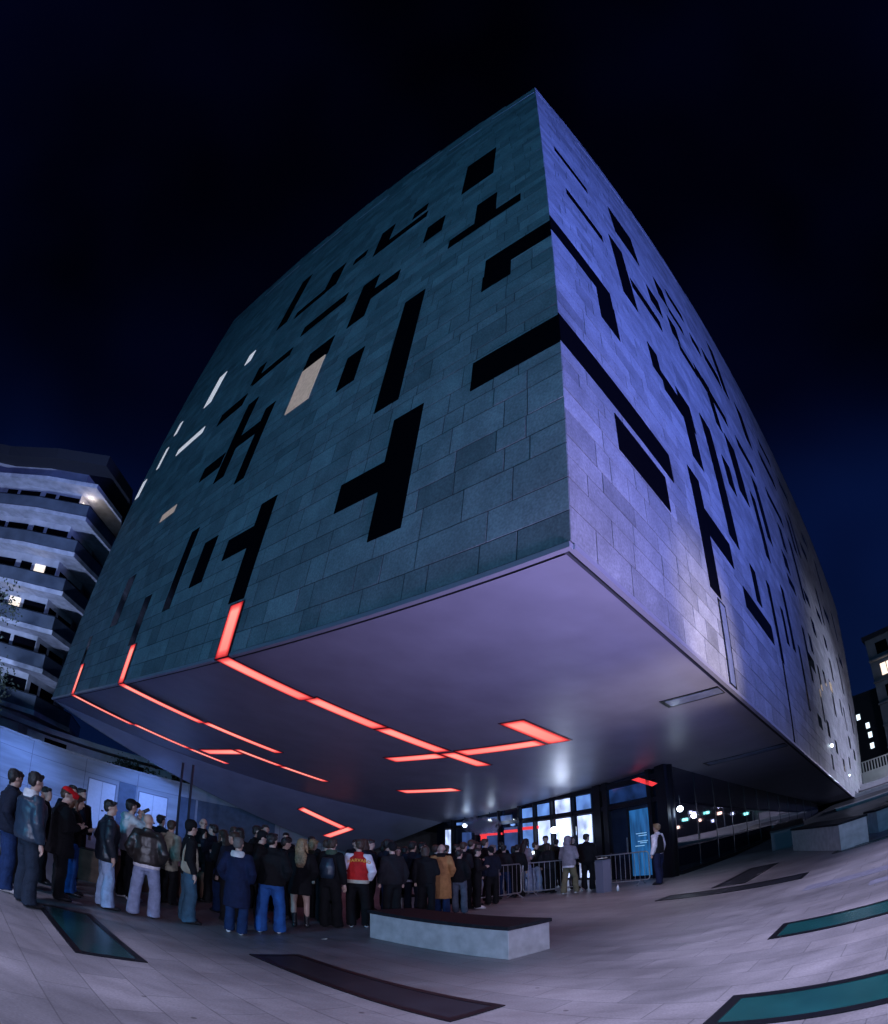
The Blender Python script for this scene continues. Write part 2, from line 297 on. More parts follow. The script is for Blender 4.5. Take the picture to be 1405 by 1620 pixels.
def topR(b): return np.interp(b, [0, 3.6, 6.5, 12, 20, 30, 42, 50, 62], [25.75, 26.5, 26.85, 27.6, 28.0, 28.0, 27.6, 27.2, 25.0])
AL = 26.3
RENDP = [(0, 36), (.7, 41.2), (2, 48.2), (4.1, 50), (7.5, 52.6), (10.3, 54), (14, 55), (25, 62)]   # (c, b) end profile of the right face
def endR(c): return np.interp(c, [p[0] for p in RENDP], [p[1] for p in RENDP])

def slabs(face):
    V = []; F = []; tone = []
    gap = .011; c = .10; off = []
    Hh = 28.6
    while c < Hh:
        h = random.choice([.34, .42, .5, .5, .58, .66]); h = h if c > 1 else h
        a = 0 if random.random() < .5 else 0
        end = AL if face == 'L' else 62
        first = True
        while a < end:
            wd = random.uniform(.45, 1.45) * (1 if face == 'L' else 1.05)
            a1 = min(a + wd, end)
            am = (a + a1) / 2; sc = 1
            top = topL(am) if face == 'L' else topR(am)
            if c + h / 2 < top and (face == 'L' or am < endR(c + h / 2)):
                c1 = min(c + h, top)
                if face == 'R':
                    e0 = endR(c); 
                    if a1 > endR(c + h / 2): a1 = float(endR(c + h / 2))
                p = random.uniform(0, .005)
                # openings cut out of this slab: skip slabs fully inside a window
                ws = (LW + LIT) if face == 'L' else RW
                hid = any(w_[0] - .02 <= a and a1 <= w_[1] + .02 and w_[2] - .02 <= c and c1 <= w_[3] + .02 for w_ in ws)
                if not hid:
                    n = len(V); g0 = gap
                    A0, A1, C0, C1 = a + g0, a1 - g0, c + g0, c1 - g0
                    if a == 0: A0 = 0
                    t1, t2 = random.uniform(-.002, .002), random.uniform(-.002, .002)
                    for (x, z, q) in ((A0, C0, t1), (A1, C0, -t1), (A1, C1, t2), (A0, C1, -t2)):
                        d = -(.006 + p + q)
                        V.append((d, x, z) if face == 'L' else (x, d, z))
                    F.append((n, n + 1, n + 2, n + 3) if face == 'R' else (n + 3, n + 2, n + 1, n))
                    # returns so a slab has thickness
                    for (x, z) in ((A0, C0), (A1, C0), (A1, C1), (A0, C1)):
                        V.append((.0, x, z) if face == 'L' else (x, .0, z))
                    for i in range(4):
                        j = (i + 1) % 4; F.append((n + i, n + j, n + 4 + j, n + 4 + i))
                    tt = min(1, max(0, random.gauss(.5, .27))); tone += [tt] * 8
            a = a1 if a1 > a + .01 else a + .3
            first = False
        c += h
    o = mesh('left_facade' if face == 'L' else 'right_facade', V, F, STONE, bld)
    at = o.data.attributes.new('tone', 'FLOAT', 'POINT'); at.data.foreach_set('value', tone)
    return o
fl = slabs('L'); fl.name = 'stone_facade'; fl['label'] = 'dark teal stone face turned to the queue'
fr = slabs('R'); fr.name = 'stone_facade'; fr['label'] = 'violet-lit stone face receding to the right'
# backing walls, roof, end wall
core = MB()
NL = [0, 2, 6, 12, 18, 26.3]
core.poly([(.001, 0, 0)] + [(.001, a, float(topL(a)) - .01) for a in NL] + [(.001, AL, 0)])
NR = [0, 3.6, 6.5, 12, 20, 30, 42, 50, 62]
core.poly([(0.0, .001, 0)] + [(b_ - .02, .001, c_) for c_, b_ in RENDP] + [(b, .001, float(topR(b)) - .01) for b in NR[::-1]][1:])
core.build('backing_wall', JOINT, bld)
rf = MB(); rf.poly([(0, a, float(topL(a)) - .012) for a in NL] + [(61, AL, 25.0)] + [(b, 0, float(topR(b)) - .012) for b in NR[::-1][:-1]]); rf.build('roof', JOINT, bld)
slope = .127
ew = MB(); ew.poly([(0, AL, 0), (24, AL, -slope * 24), (61, AL, -slope * 24), (61, AL, 25), (0, AL, 28.6)]); ew.build('end_wall', STONE, bld)
ew2 = MB(); ew2.poly([(61, AL, -3), (61, AL, 25), (62, 0, 25), (55, 0, 14), (52, 0, 7), (48, 0, 1.5), (48, 0, -3)]); ew2.build('rear_wall', JOINT, bld)
# soffit (slightly satin plaster) inside a shadow groove
def soffit_mat():
    m = mat('soffit_plaster', (.26, .26, .32), .40, noise=.10, nscale=1.1, bump=.05, bscale=3, spec=.55)
    return m
SOF = soffit_mat()
so = MB(); k = .17
NBs = [(0 + k, k), (k, AL - .1), (20.6, 20.25), (36, 12), (36, k)]
so.poly([(b, a, .05) for b, a in NBs][::-1])
so.build('soffit', SOF, bld)
gr = MB(); gr.poly([(b, a, .09) for b, a in [(.01, .01), (.01, AL), (24, AL), (40, 12), (41, .01)]][::-1]); gr.build('shadow_groove', JOINT, bld)
TRIM = mat('trim_metal', (.36, .36, .42), .35, metal=.3)
tr = MB(); tr.box(-.03, .06, 0, AL, -.0, .085); tr.box(.06, 36.2, -.03, .06, -.0, .085); tr.build('edge_trim', TRIM, bld)
# sloping underside at the left
tb = MB(); Pq = (0.0, AL, .045); Fq = (20.6, 20.25, .045); Tq = (23.5, AL, -2.99); Xq = (19.7, 27.0 - .6, -2.9)
tb.poly([Pq, Fq, (20.0, 24.1, -1.6), (19.9, 26.2, -2.55), Tq][::-1]); tb.build('sloping_underside', SOF, bld)

def window(f, r, m, name='window', th=.022):
    a0, a1, c0, c1 = r; mb = MB()
    if f == 'L': mb.box(-th, .0005, max(a0, -.021) if a0 > 0 else -.0, a1, c0, c1)
    else: mb.box(a0 if a0 > 0 else -th + .001, a1, -th, .0005, c0, c1)
    o = mb.build(name, m, bld); return o
for r in LW: window('L', r, BLACKGLASS)
for r in RW: window('R', r, BLACKGLASS)
LITM = mat('lit_window', (.6, .6, .6), .4, emit=(.62, .66, .75), es=.75, noise=.1)
LITW = mat('warm_lit_window', (.2, .2, .2), .4, emit=(.55, .46, .42), es=.42, noise=.1)
for i, r in enumerate(LIT):
    o = window('L', r, LITW if i in (0, 7) else LITM, th=.03); o['label'] = 'lit window'
# frameless slot glazing over the right edge
SLOT = mat('slot_glass', (.20, .23, .32), .18, noise=.2, nscale=3)
for (b0, b1, c1) in ((6.66, 7.24, 2.25),):
    o = window('R', (b0, b1, .09, c1), FRAME, 'window'); MB().box(b0 + .09, b1 - .09, -.026, -.0235, .15, c1 - .07).build('pane', SLOT, o)
window('R', (14.16, 14.36, .09, 3.0), BLACKGLASS)

# strip lights -----------------------------------------------------------
def strip_emit():
    m = bpy.data.materials.new('red_strip_diffuser'); m.use_nodes = True; n = m.node_tree; n.nodes.clear()
    at = n.nodes.new('ShaderNodeAttribute'); at.attribute_name = 'glow'; cr = n.nodes.new('ShaderNodeValToRGB')
    cr.color_ramp.elements[0].position = 0; cr.color_ramp.elements[0].color = (.26, .005, .012, 1)
    cr.color_ramp.elements[1].position = 1; cr.color_ramp.elements[1].color = (1.0, .36, .30, 1)
    e_ = cr.color_ramp.elements.new(.5); e_.color = (1.0, .10, .10, 1)
    em = n.nodes.new('ShaderNodeEmission'); em.inputs[1].default_value = 1.25; o = n.nodes.new('ShaderNodeOutputMaterial')
    n.links.new(at.outputs['Fac'], cr.inputs[0]); n.links.new(cr.outputs[0], em.inputs[0]); n.links.new(em.outputs[0], o.inputs[0]); return m
REDM = strip_emit()
def strip(P, u, v, nrm, lu, lv, side=0.0):
    """lit trough: origin P, long direction u*lu, width v*lv, facing nrm (building coordinates)"""
    P, u, v, nrm = Vector(P), Vector(u), Vector(v), Vector(nrm)
    fr = MB(); bw = .035
    fr.prism([P - u * bw - v * bw, P + u * (lu + bw) - v * bw, P + u * (lu + bw) + v * (lv + bw), P - u * bw + v * (lv + bw)], nrm * .012)
    fo = fr.build('glow_strip', FRAME, bld)
    V = []; F = []; gl = []; nu, nv = 14, 8
    for i in range(nu + 1):
        for j in range(nv + 1):
            s, t = i / nu, j / nv
            V.append(P + u * lu * s + v * lv * t + nrm * .016)
            e1 = min(1, min(t, 1 - t) * 5 + .05); e2 = min(1, min(s, 1 - s) * lu / .22 + .12)
            along = 1 - .28 * s if side == 0 else 1 - .28 * (1 - s)
            gl.append(max(0, min(1, (e1 ** 1.2) * e2 * along)))
    for i in range(nu):
        for j in range(nv):
            q = i * (nv + 1) + j; F.append((q, q + 1, q + nv + 2, q + nv + 1))
    o = mesh('diffuser', V, F, REDM, fo)
    at = o.data.attributes.new('glow', 'FLOAT', 'POINT'); at.data.foreach_set('value', gl)
UB, UA, UC = (1, 0, 0), (0, 1, 0), (0, 0, 1); DN = (0, 0, -1); z0 = .049
def sof(a0, a1, b0, b1, sd=0):
    if (b1 - b0) > (a1 - a0): strip((b0, a0, z0 if b0 > 0 else -.004), UB, UA, DN, b1 - b0, a1 - a0, sd)
    else: strip((b0, a0, z0), UA, UB, DN, a1 - a0, b1 - b0, sd)
for b0, b1 in ((-.03, 2.40), (2.49, 4.82), (4.91, 7.33), (7.52, 9.28)): sof(8.30, 8.86, b0, b1)
sof(8.95, 11.15, 7.43, 7.96); sof(5.46, 8.20, 7.40, 7.96); sof(4.68, 5.36, 5.73, 7.93); sof(12.25, 15.25, 12.03, 12.62)
for b0, b1 in ((-.03, 3.10), (3.2, 6.33)): sof(15.30, 15.80, b0, b1)
for b0, b1 in ((-.03, 2.86), (2.95, 5.68), (5.76, 7.75)): sof(21.72, 22.18, b0, b1)
sof(18.25, 21.2, 5.85, 6.42); 
for b0, b1 in ((5.85, 7.95), (8.04, 10.35)): sof(17.62, 18.05, b0, b1)
for a0, a1, sd in ((8.32, 8.92, 0), (15.32, 15.82, 0), (21.74, 22.18, 0)): strip((-.032, a0, .012), UC, UA, (-1, 0, 0), 1.40, a1 - a0, 1)
nB = Vector((.11486, .3911, .91315)) * -1
def onB(b, a): return Vector((b, a, -(.11486 * b + .3911 * (a - AL)) / .91315 + .03))
p0, p1 = onB(13.5, 23.83), onB(16.7, 23.95); u = (p1 - p0).normalized(); v = nB.cross(u).normalized(); v = v if v.y > 0 else -v
strip(p0 - v * .2 + nB * .06, u, v, nB, (p1 - p0).length, .42)
p0, p1 = onB(16.98, 23.7), onB(16.7, 25.5); u = (p1 - p0).normalized(); v = nB.cross(u).normalized()
strip(p0 - v * .25 + nB * .05, u, v, nB, (p1 - p0).length, .5)
# unlit slots in the soffit
for (a0, a1, b0, b1) in ((.2, 1.57, 6.44, 7.0), (.2, 3.0, 13.6, 14.2)):
    f = MB().box(b0, b1, a0, a1, .036, .049).build('ceiling_slot', FRAME, bld)
    MB().box(b0 + .08, b1 - .08, a0 + .02, a1 - .1, .030, .0355).build('pane', SLOT, f)
# thin bright parapet seams
SEAM = mat('seam_metal', (.75, .75, .8), .3, metal=.2)
for face, s0, s1, dz in (('L', .05, 2.6, -.95), ('L', 3.2, 5.3, -1.6), ('L', 5.9, 8.0, -.7), ('L', 9.5, 12.2, -1.9), ('L', 13.6, 16.4, -1.2), ('L', 17.6, 21.4, -1.4), ('R', .05, 1.1, -.95), ('R', 3.5, 8.0, -1.1), ('R', 9.0, 14.5, -1.0)):
    tf = topL if face == 'L' else topR; V = []
    p = [(s0, float(tf(s0)) + dz), (s1, float(tf(s1)) + dz)]
    mb = MB()
    if face == 'L': mb.prism([(-.012, p[0][0], p[0][1]), (-.012, p[1][0], p[1][1]), (-.012, p[1][0], p[1][1] + .035), (-.012, p[0][0], p[0][1] + .035)], (-.012, 0, 0))
    else: mb.prism([(p[0][0], -.012, p[0][1]), (p[1][0], -.012, p[1][1]), (p[1][0], -.012, p[1][1] + .035), (p[0][0], -.012, p[0][1] + .035)], (0, -.012, 0))
    mb.build('parapet_seam', SEAM, bld)

# glazed ground floor -------------------------------------------------------
def wpart(name, mb, m, parent=bld, smooth=False):     # world-space mesh hung under the building
    V = [BMi @ Vector(v_) for v_ in mb.v]
    return mesh(name, V, mb.f, m, parent, smooth)
E0 = Vector((6.05, 18.95, 0)); E1 = Vector((-1.47, 35.3, 0)); ed = (E1 - E0).normalized(); EL = (E1 - E0).length
en = Vector((ed.y, -ed.x, 0)); en = en if en.y < 0 or en.x < 0 else -en
en = Vector((-ed.y, ed.x, 0)); 
if en.dot(Vector((0, 0, 0)) - E0) < 0: en = -en
def ebox(mb, t0, t1, z0_, z1_, d0, d1):
    p = [E0 + ed * EL * t0 + en * d0, E0 + ed * EL * t1 + en * d0, E0 + ed * EL * t1 + en * d1, E0 + ed * EL * t0 + en * d1]
    mb.prism([(q.x, q.y, z0_) for q in p], (0, 0, z1_ - z0_)); return mb
def ztop(t): return 3.82 - .78 * t
DARKGL = mat('dark_interior_glass', (.006, .010, .024), .06, spec=.5)
WHITEGLOW = mat('lit_interior_white', (.8, .8, .8), .5, emit=(.46, .56, .90), es=1.35, noise=.35, nscale=1.5)
BLUEGLOW = mat('lit_interior_blue', (.3, .4, .6), .5, emit=(.12, .26, .68), es=.8, noise=.3, nscale=1.2)
DIMGLOW = mat('dim_interior_blue', (.1, .12, .2), .5, emit=(.03, .07, .24), es=.5, noise=.4, nscale=1)
CYANGLOW = mat('cyan_door_panel', (.02, .10, .22), .08, noise=.4, nscale=3, stretch=(2, 2, .15), emit=(.02, .13, .36), es=.55)
wpart('entrance_wall', ebox(MB(), 0.0, 1.06, -.1, 4.1, -.30, -.10), DARKGL)
DOORGLOW = mat('deep_blue_glass_glow', (.02, .03, .06), .1, emit=(.008, .03, .12), es=.6, noise=.4, nscale=1.5)  # faint glow added to turn the dark entrance glass bluer
for t0, t1, z0_, z1_, m in ((.105, .162, .1, 2.56, DOORGLOW), (.036, .16, 2.88, 3.42, DOORGLOW), (.225, .274, .1, 2.62, WHITEGLOW), (.292, .357, .1, 2.62, WHITEGLOW), (.374, .434, .1, 2.62, WHITEGLOW), (.448, .505, .1, 2.62, BLUEGLOW),
                       (.52, .60, .1, 2.5, DIMGLOW), (.64, .73, .1, 2.5, DIMGLOW), (.80, .86, .1, 2.4, DIMGLOW), (.94, .985, 1.2, 2.6, WHITEGLOW),
                       (.225, .274, 2.86, 3.42, BLUEGLOW), (.292, .357, 2.86, 3.42, WHITEGLOW), (.374, .434, 2.86, 3.38, BLUEGLOW), (.448, .505, 2.86, 3.3, BLUEGLOW), (.56, .70, 2.82, 3.1, DIMGLOW), (.72, .9, 2.8, 2.98, BLUEGLOW)):
    o = wpart('window', ebox(MB(), t0, t1, z0_, z1_, -.095, -.06), m)
mu = MB()
for t, wd in ((.0, .05), (.034, .02), (.166, .03), (.193, .045), (.283, .012), (.366, .012), (.441, .012), (.512, .02), (.62, .012), (.76, .02), (.92, .02)):
    o = wpart('mullion', ebox(MB(), t - wd / 4, t + wd / 4, 0, ztop(t) + .2, -.05, .08), FRAME)
wpart('transom', ebox(MB(), .0, .98, 2.66, 2.82, -.05, .05), FRAME)
wpart('head_rail', ebox(MB(), .0, .98, 3.44, 3.62, -.05, .05), FRAME)
door = wpart('door', ebox(MB(), .036, .164, .03, 2.6, -.06, -.01), DARKGL)
wpart('pane', ebox(MB(), .040, .098, .12, 2.5, -.005, .004), CYANGLOW, door)
wpart('door_frame', ebox(MB(), .099, .103, .0, 2.62, -.01, .03), FRAME, door)
wpart('handle', ebox(MB(), .106, .108, .95, 1.55, .01, .05), STEEL, door)
LETTER = mat('pale_lettering', (.6, .75, .9), .5, emit=(.25, .55, .85), es=.6)
for z_, a_, b_ in ((1.62, .052, .082), (1.54, .052, .075), (1.34, .050, .078), (1.28, .053, .072), (1.18, .060, .086)):
    wpart('lettering_line', ebox(MB(), a_, b_, z_, z_ + .028, .005, .008), LETTER, door)
wpart('glow_strip', ebox(MB(), .43, .505, 2.30, 2.44, -.055, -.045), mat('red_reflection_glow', (.5, .02, .02), .3, emit=(1, .05, .06), es=.9))  # emissive strips here imitate red reflections in the entrance glass
wpart('glow_strip', ebox(MB(), .515, .60, 2.24, 2.37, -.055, -.045), _mats['red_reflection_glow'])
wpart('glow_strip', ebox(MB(), .61, .74, 2.16, 2.27, -.055, -.045), _mats['red_reflection_glow'])
wpart('glow_strip', ebox(MB(), .70, .735, 1.9, 2.16, -.055, -.045), _mats['red_reflection_glow'])
# corner column and long side glazing
wpart('corner_column', MB().tube([(6.22, 18.95, 0), (6.28, 18.95, 3.95)], .16, 12), FRAME, smooth=True)
G0 = Vector((6.45, 19.1, 0)); G1 = Vector((20.8, 33.9, 0)); gd = (G1 - G0).normalized(); GL = (G1 - G0).length; gn = Vector((gd.y, -gd.x, 0))
def gbox(mb, s0, s1, z0_, z1_, d0, d1):
    p = [G0 + gd * s0 + gn * d0, G0 + gd * s1 + gn * d0, G0 + gd * s1 + gn * d1, G0 + gd * s0 + gn * d1]
    mb.prism([(q.x, q.y, z0_) for q in p], (0, 0, z1_ - z0_)); return mb
SIDEGL = mat('side_glazing', (.004, .006, .014), .02, spec=1.0, bump=.03, bscale=.9); SIDEGL.node_tree.nodes['Principled BSDF'].inputs['IOR'].default_value = 1.8
wpart('side_glazing', gbox(MB(), 0, GL, -.1, 4.0, -.2, 0), SIDEGL)
for i in range(1, 12):
    wpart('mullion', gbox(MB(), i * 1.7, i * 1.7 + .03, 0, 3.6, 0, .015), FRAME)
wpart('glazing_sill', gbox(MB(), 0, GL, 0, .14, .0, .1), FRAME)
# glowing sheet standing in for a red reflection on the clerestory
wpart('glow_strip', MB().prism([tuple(E0 + ed * EL * t_ + en * .07 + Vector((0, 0, z_))) for t_, z_ in ((.078, 3.58), (.058, 3.60), (.006, 3.24), (.022, 3.18))], tuple(en * .01)), _mats['red_reflection_glow'])

# round lamps under the soffit
BULB = mat('lamp_bulb_white', (1, 1, 1), .4, emit=(.75, .88, 1.0), es=14)
def ball_lamp(loc, r, label, en_, col=(.55, .75, 1.0)):
    t = empty('ball_lamp', loc); tag(t, label, 'lamp', 'round lamps along the glazed entrance')
    mb = MB(); sphere(mb, (0, 0, 0), r, 14, 10); mb.build('bulb', BULB, t, True)
    MB().tube([(0, 0, r * .9), (0, 0, r + .35)], .02, 6).build('stem', FRAME, t)
    l = bpy.data.lights.new('lamp_light', 'POINT'); l.energy = en_; l.color = col; l.shadow_soft_size = r
    lo = bpy.data.objects.new('lamp_light', l); COL.objects.link(lo); lo.parent = t; lo.location = (0, 0, -r - .05)
for t_, z_, lb in ((.77, 2.75, 'round white lamp at the far end of the entrance, above the dark heads'), (.62, 2.85, 'round white lamp in the middle of the entrance, behind the smoke puff')):
    p = E0 + ed * EL * t_ + en * .5; ball_lamp((p.x, p.y, z_), .11, lb, 7, (.22, .42, 1.0))
ball_lamp((6.50, 18.74, 2.25), .10, 'round white lamp on the glass just right of the guard', 10)
p = E0 + ed * EL * .33 + en * .35; ball_lamp((p.x, p.y, 2.15), .14, 'bright white lamp in front of the brightest door pane', 22, (.45, .6, 1.0))

# ------------------------------------------------------------ bench and stone blocks
def block(name, corner, la, lb, h, label, ang, top=True, grp=None, body=CONC):
    t = empty(name, corner, ang); tag(t, label, 'bench', grp)
    me = MB().box(0, la, 0, lb, 0, h - .06).build('base', body, t)
    MB().box(-.03, la + .03, -.03, lb + .03, h - .058, h).build('seat_top', BLACKTOP, t)
    for o in t.children:
        b = o.modifiers.new('b', 'BEVEL'); b.width = .008; b.segments = 2
    return t
aDA = math.atan2(-.674, .739)
block('stone_bench', (-1.57, 10.11, 0), 2.77, .90, .50, 'pale concrete bench with a black slab top in front of the crowd', aDA, grp='black-topped concrete benches')
block('stone_bench', (-1.80, 14.1, 0), .42, .5, .46, 'small far concrete bench end glimpsed behind the legs', aDA, grp='black-topped concrete benches')
block('stone_bench', (8.92, 13.63, 0), .80, 4.4, .76, 'tall block with a black top and a mauve end, right of the glazing', -R(12.8), grp='black-topped concrete benches')
block('stone_bench', (10.9, 14.6, 0), 2.6, .9, .7, 'low dark block at the far right edge beyond the tall block', -R(12.8), grp='black-topped concrete benches')
block('stone_bench', (10.3, 20.2, 0), 1.2, 7.5, .75, 'long low black block lying beside the dark glass side', -R(30), grp='black-topped concrete benches', body=mat('dark_block_stone', (.05, .055, .07), .6))
# brown planter behind the queue
t = empty('planter', (-6.9, 9.7, 0), math.atan2(.75, .66)); tag(t, 'low rusty brown planter wall behind the left end of the queue', 'planter')
RUST = mat('weathered_steel', (.20, .10, .065), .7, noise=.3, nscale=6)
MB().box(0, 5.2, 0, .5, 0, .62).build('box', RUST, t); MB().box(.06, 5.14, .06, .44, .60, .64).build('soil', mat('soil', (.03, .022, .018), .9, noise=.4), t)

o = MB().poly([(0, 0, 0), (.09, .02, .006), (.10, .08, .02), (.02, .07, .004)]).build('paper_scrap', mat('paper', (.75, .7, .6), .7)); o.location = (-2.2, 9.4, .004); tag(o, 'small white scrap of paper lying on the paving before the crowd', 'litter')
# ------------------------------------------------------------ crowd barriers
def barrier(P0, P1, label):
    P0, P1 = Vector((*P0, 0)), Vector((*P1, 0)); d = P1 - P0; L_ = d.length
    t = empty('crowd_barrier', P0, math.atan2(d.y, d.x)); tag(t, label, 'barrier', 'metal crowd barriers at the entrance')
    r = .10; z0_, z1_ = .16, 1.06; pts = []
    for (cx, cz, a0) in ((r, z0_ + r, 180), (L_ - r, z0_ + r, 270), (L_ - r, z1_ - r, 0), (r, z1_ - r, 90)):
        for k_ in range(5):
            a = R(a0 + k_ * 22.5); pts.append((cx + r * math.cos(a), 0, cz + r * math.sin(a)))
    pts.append(pts[0]); MB().tube(pts, .019, 8).build('frame', STEEL, t, True)
    for i in range(1, 12):
        x = L_ * i / 12; MB().tube([(x, 0, z0_), (x, 0, z1_)], .0075, 6).build('bar', STEEL, t)
    for x in (.28, L_ - .28):
        MB().tube([(x, -.30, .02), (x, -.05, .17), (x, .05, .17), (x, .30, .02)], .016, 6).build('foot', STEEL, t)
barrier((-.11, 16.17), (1.42, 17.85), 'metal crowd barrier nearest the bench, left of the row')
barrier((1.48, 17.90), (3.42, 18.84), 'middle crowd barrier in front of the bright door panes')
barrier((3.64, 18.80), (5.05, 17.65), 'crowd barrier turned back towards the blue glass door')
t = empty('reception_stand', (3.62, 17.25, 0), R(35)); tag(t, 'grey stand with papers on top at the end of the barriers', 'stand')
MB().box(-.16, .16, -.14, .14, 0, 1.0).build('cabinet', mat('grey_cabinet', (.16, .17, .24), .5), t)
MB().box(-.19, .19, -.17, .17, 1.0, 1.03).build('top', FRAME, t)
o = MB().box(-.12, .10, -.10, .1, 1.032, 1.05).build('paper_stack', mat('paper', (.75, .7, .6), .7)); o.matrix_world = Matrix.Translation((3.62, 17.25, 0)) @ Matrix.Rotation(R(50), 4, 'Z'); tag(o, 'pale stack of papers lying on the grey stand', 'papers')
o = MB().tube([(0, 0, 0), (0, 0, .13), (0, 0, .16), (0, 0, .2)], [.035, .035, .013, .012], 10).build('water_bottle', mat('clear_bottle', (.7, .78, .85), .1, spec=.8), None, True); o.location = (3.95, 17.0, 0); tag(o, 'small clear bottle standing on the paving beside the grey stand', 'bottle')

# ------------------------------------------------------------ background left
BW = mat('pale_board_concrete', (.38, .40, .44), .8, noise=.22, nscale=1.3, bump=.2, bscale=12, stretch=(.3, .3, 2.2))
W0 = Vector((-33, 11.6, 0)); W1 = Vector((-3.9, 42.2, 0)); wd_ = (W1 - W0).normalized(); wn = Vector((wd_.y, -wd_.x, 0)); WL = (W1 - W0).length
wall = empty('low_wall', W0, math.atan2(wd_.y, wd_.x)); tag(wall, 'long pale blue-lit concrete wall with white doors behind the queue', 'wall')
MB().box(0, WL, 0, .3, 0, 3.60).build('wall_face', BW, wall); MB().box(-.1, WL + .1, -.06, .36, 3.602, 3.72).build('coping', CONC, wall)
JL = mat('wall_joint', (.16, .17, .2), .9)
for i in range(0, 15):
    MB().box(i * 2.9 + .4, i * 2.9 + .425, -.008, -.001, 0, 3.6).build('joint', JL, wall)
for z_ in (1.2, 2.9): MB().box(0, WL, -.0075, -.0012, z_, z_ + .02).build('joint', JL, wall)
def az_on_wall(az):
    d = Vector((math.sin(R(az)), math.cos(R(az)), 0)); n = Vector((d.y, -d.x, 0)); return -(W0.dot(n)) / (wd_.dot(n))
WDOOR = mat('white_door', (.78, .78, .82), .5, noise=.05)
for i, (az0, az1) in enumerate(((-34.7, -32.2), (-30.0, -27.4))):
    s0, s1 = az_on_wall(az0), az_on_wall(az1); m_ = (s0 + s1) / 2
    MB().box(s0 - .05, s1 + .05, -.03, -.01, 0, 2.68).build('door_frame', mat('grey_door_frame', (.2, .21, .25), .5), wall)
    for q in (0, 1):
        dd = MB().box(s0 + q * (m_ - s0) + .01, m_ + q * (s1 - m_) - .01, -.05, -.031, .03, 2.62).build('door', WDOOR, wall)
        if q: MB().box(m_ + .08, m_ + .2, -.09, -.051, 1.05, 1.12).build('handle', FRAME, dd)
DP = mat('dark_wall_panel', (.10, .14, .20), .5, noise=.2, nscale=3)
for az0, az1 in ((-31.9, -30.3), (-26.2, -24.8), (-24.6, -17.5)):
    s0, s1 = az_on_wall(az0), az_on_wall(az1); MB().box(s0, s1, -.028, -.012, .2, 2.9).build('wall_panel', DP, wall)
for az_, lb in ((-26.3, 'left of two thin dark steel posts before the pale wall'), (-25.35, 'right of two thin dark steel posts before the pale wall')):
    D_ = 26.5; o = empty('steel_post', (D_ * math.sin(R(az_)), D_ * math.cos(R(az_)), 0)); tag(o, lb, 'post', 'thin posts under the overhang')
    MB().tube([(0, 0, 0), (0, 0, 4.15)], .055, 10).build('shaft', DARKSTEEL, o, True); MB().box(-.12, .12, -.12, .12, 0, .02).build('base_plate', DARKSTEEL, o)
o = empty('low_wing', (-34, 27, 0), math.atan2(17.5, 19.5)); tag(o, 'low pale wing with a flat canopy above the left wall', 'building')
PLW = mat('wing_render', (.42, .44, .50), .8, noise=.15, nscale=2)
MB().box(0, 22, 0, 8, 0, 4.9).build('wall', PLW, o)
MB().box(-1, 22.6, -1.3, 8.5, 5.0, 5.35).build('canopy', PLW, o)
for x_ in (3.5, 9.2, 14.8, 18.5): MB().box(x_, x_ + 1.6, -.03, .0, 3.6, 4.7).build('window', BLACKGLASS, o)

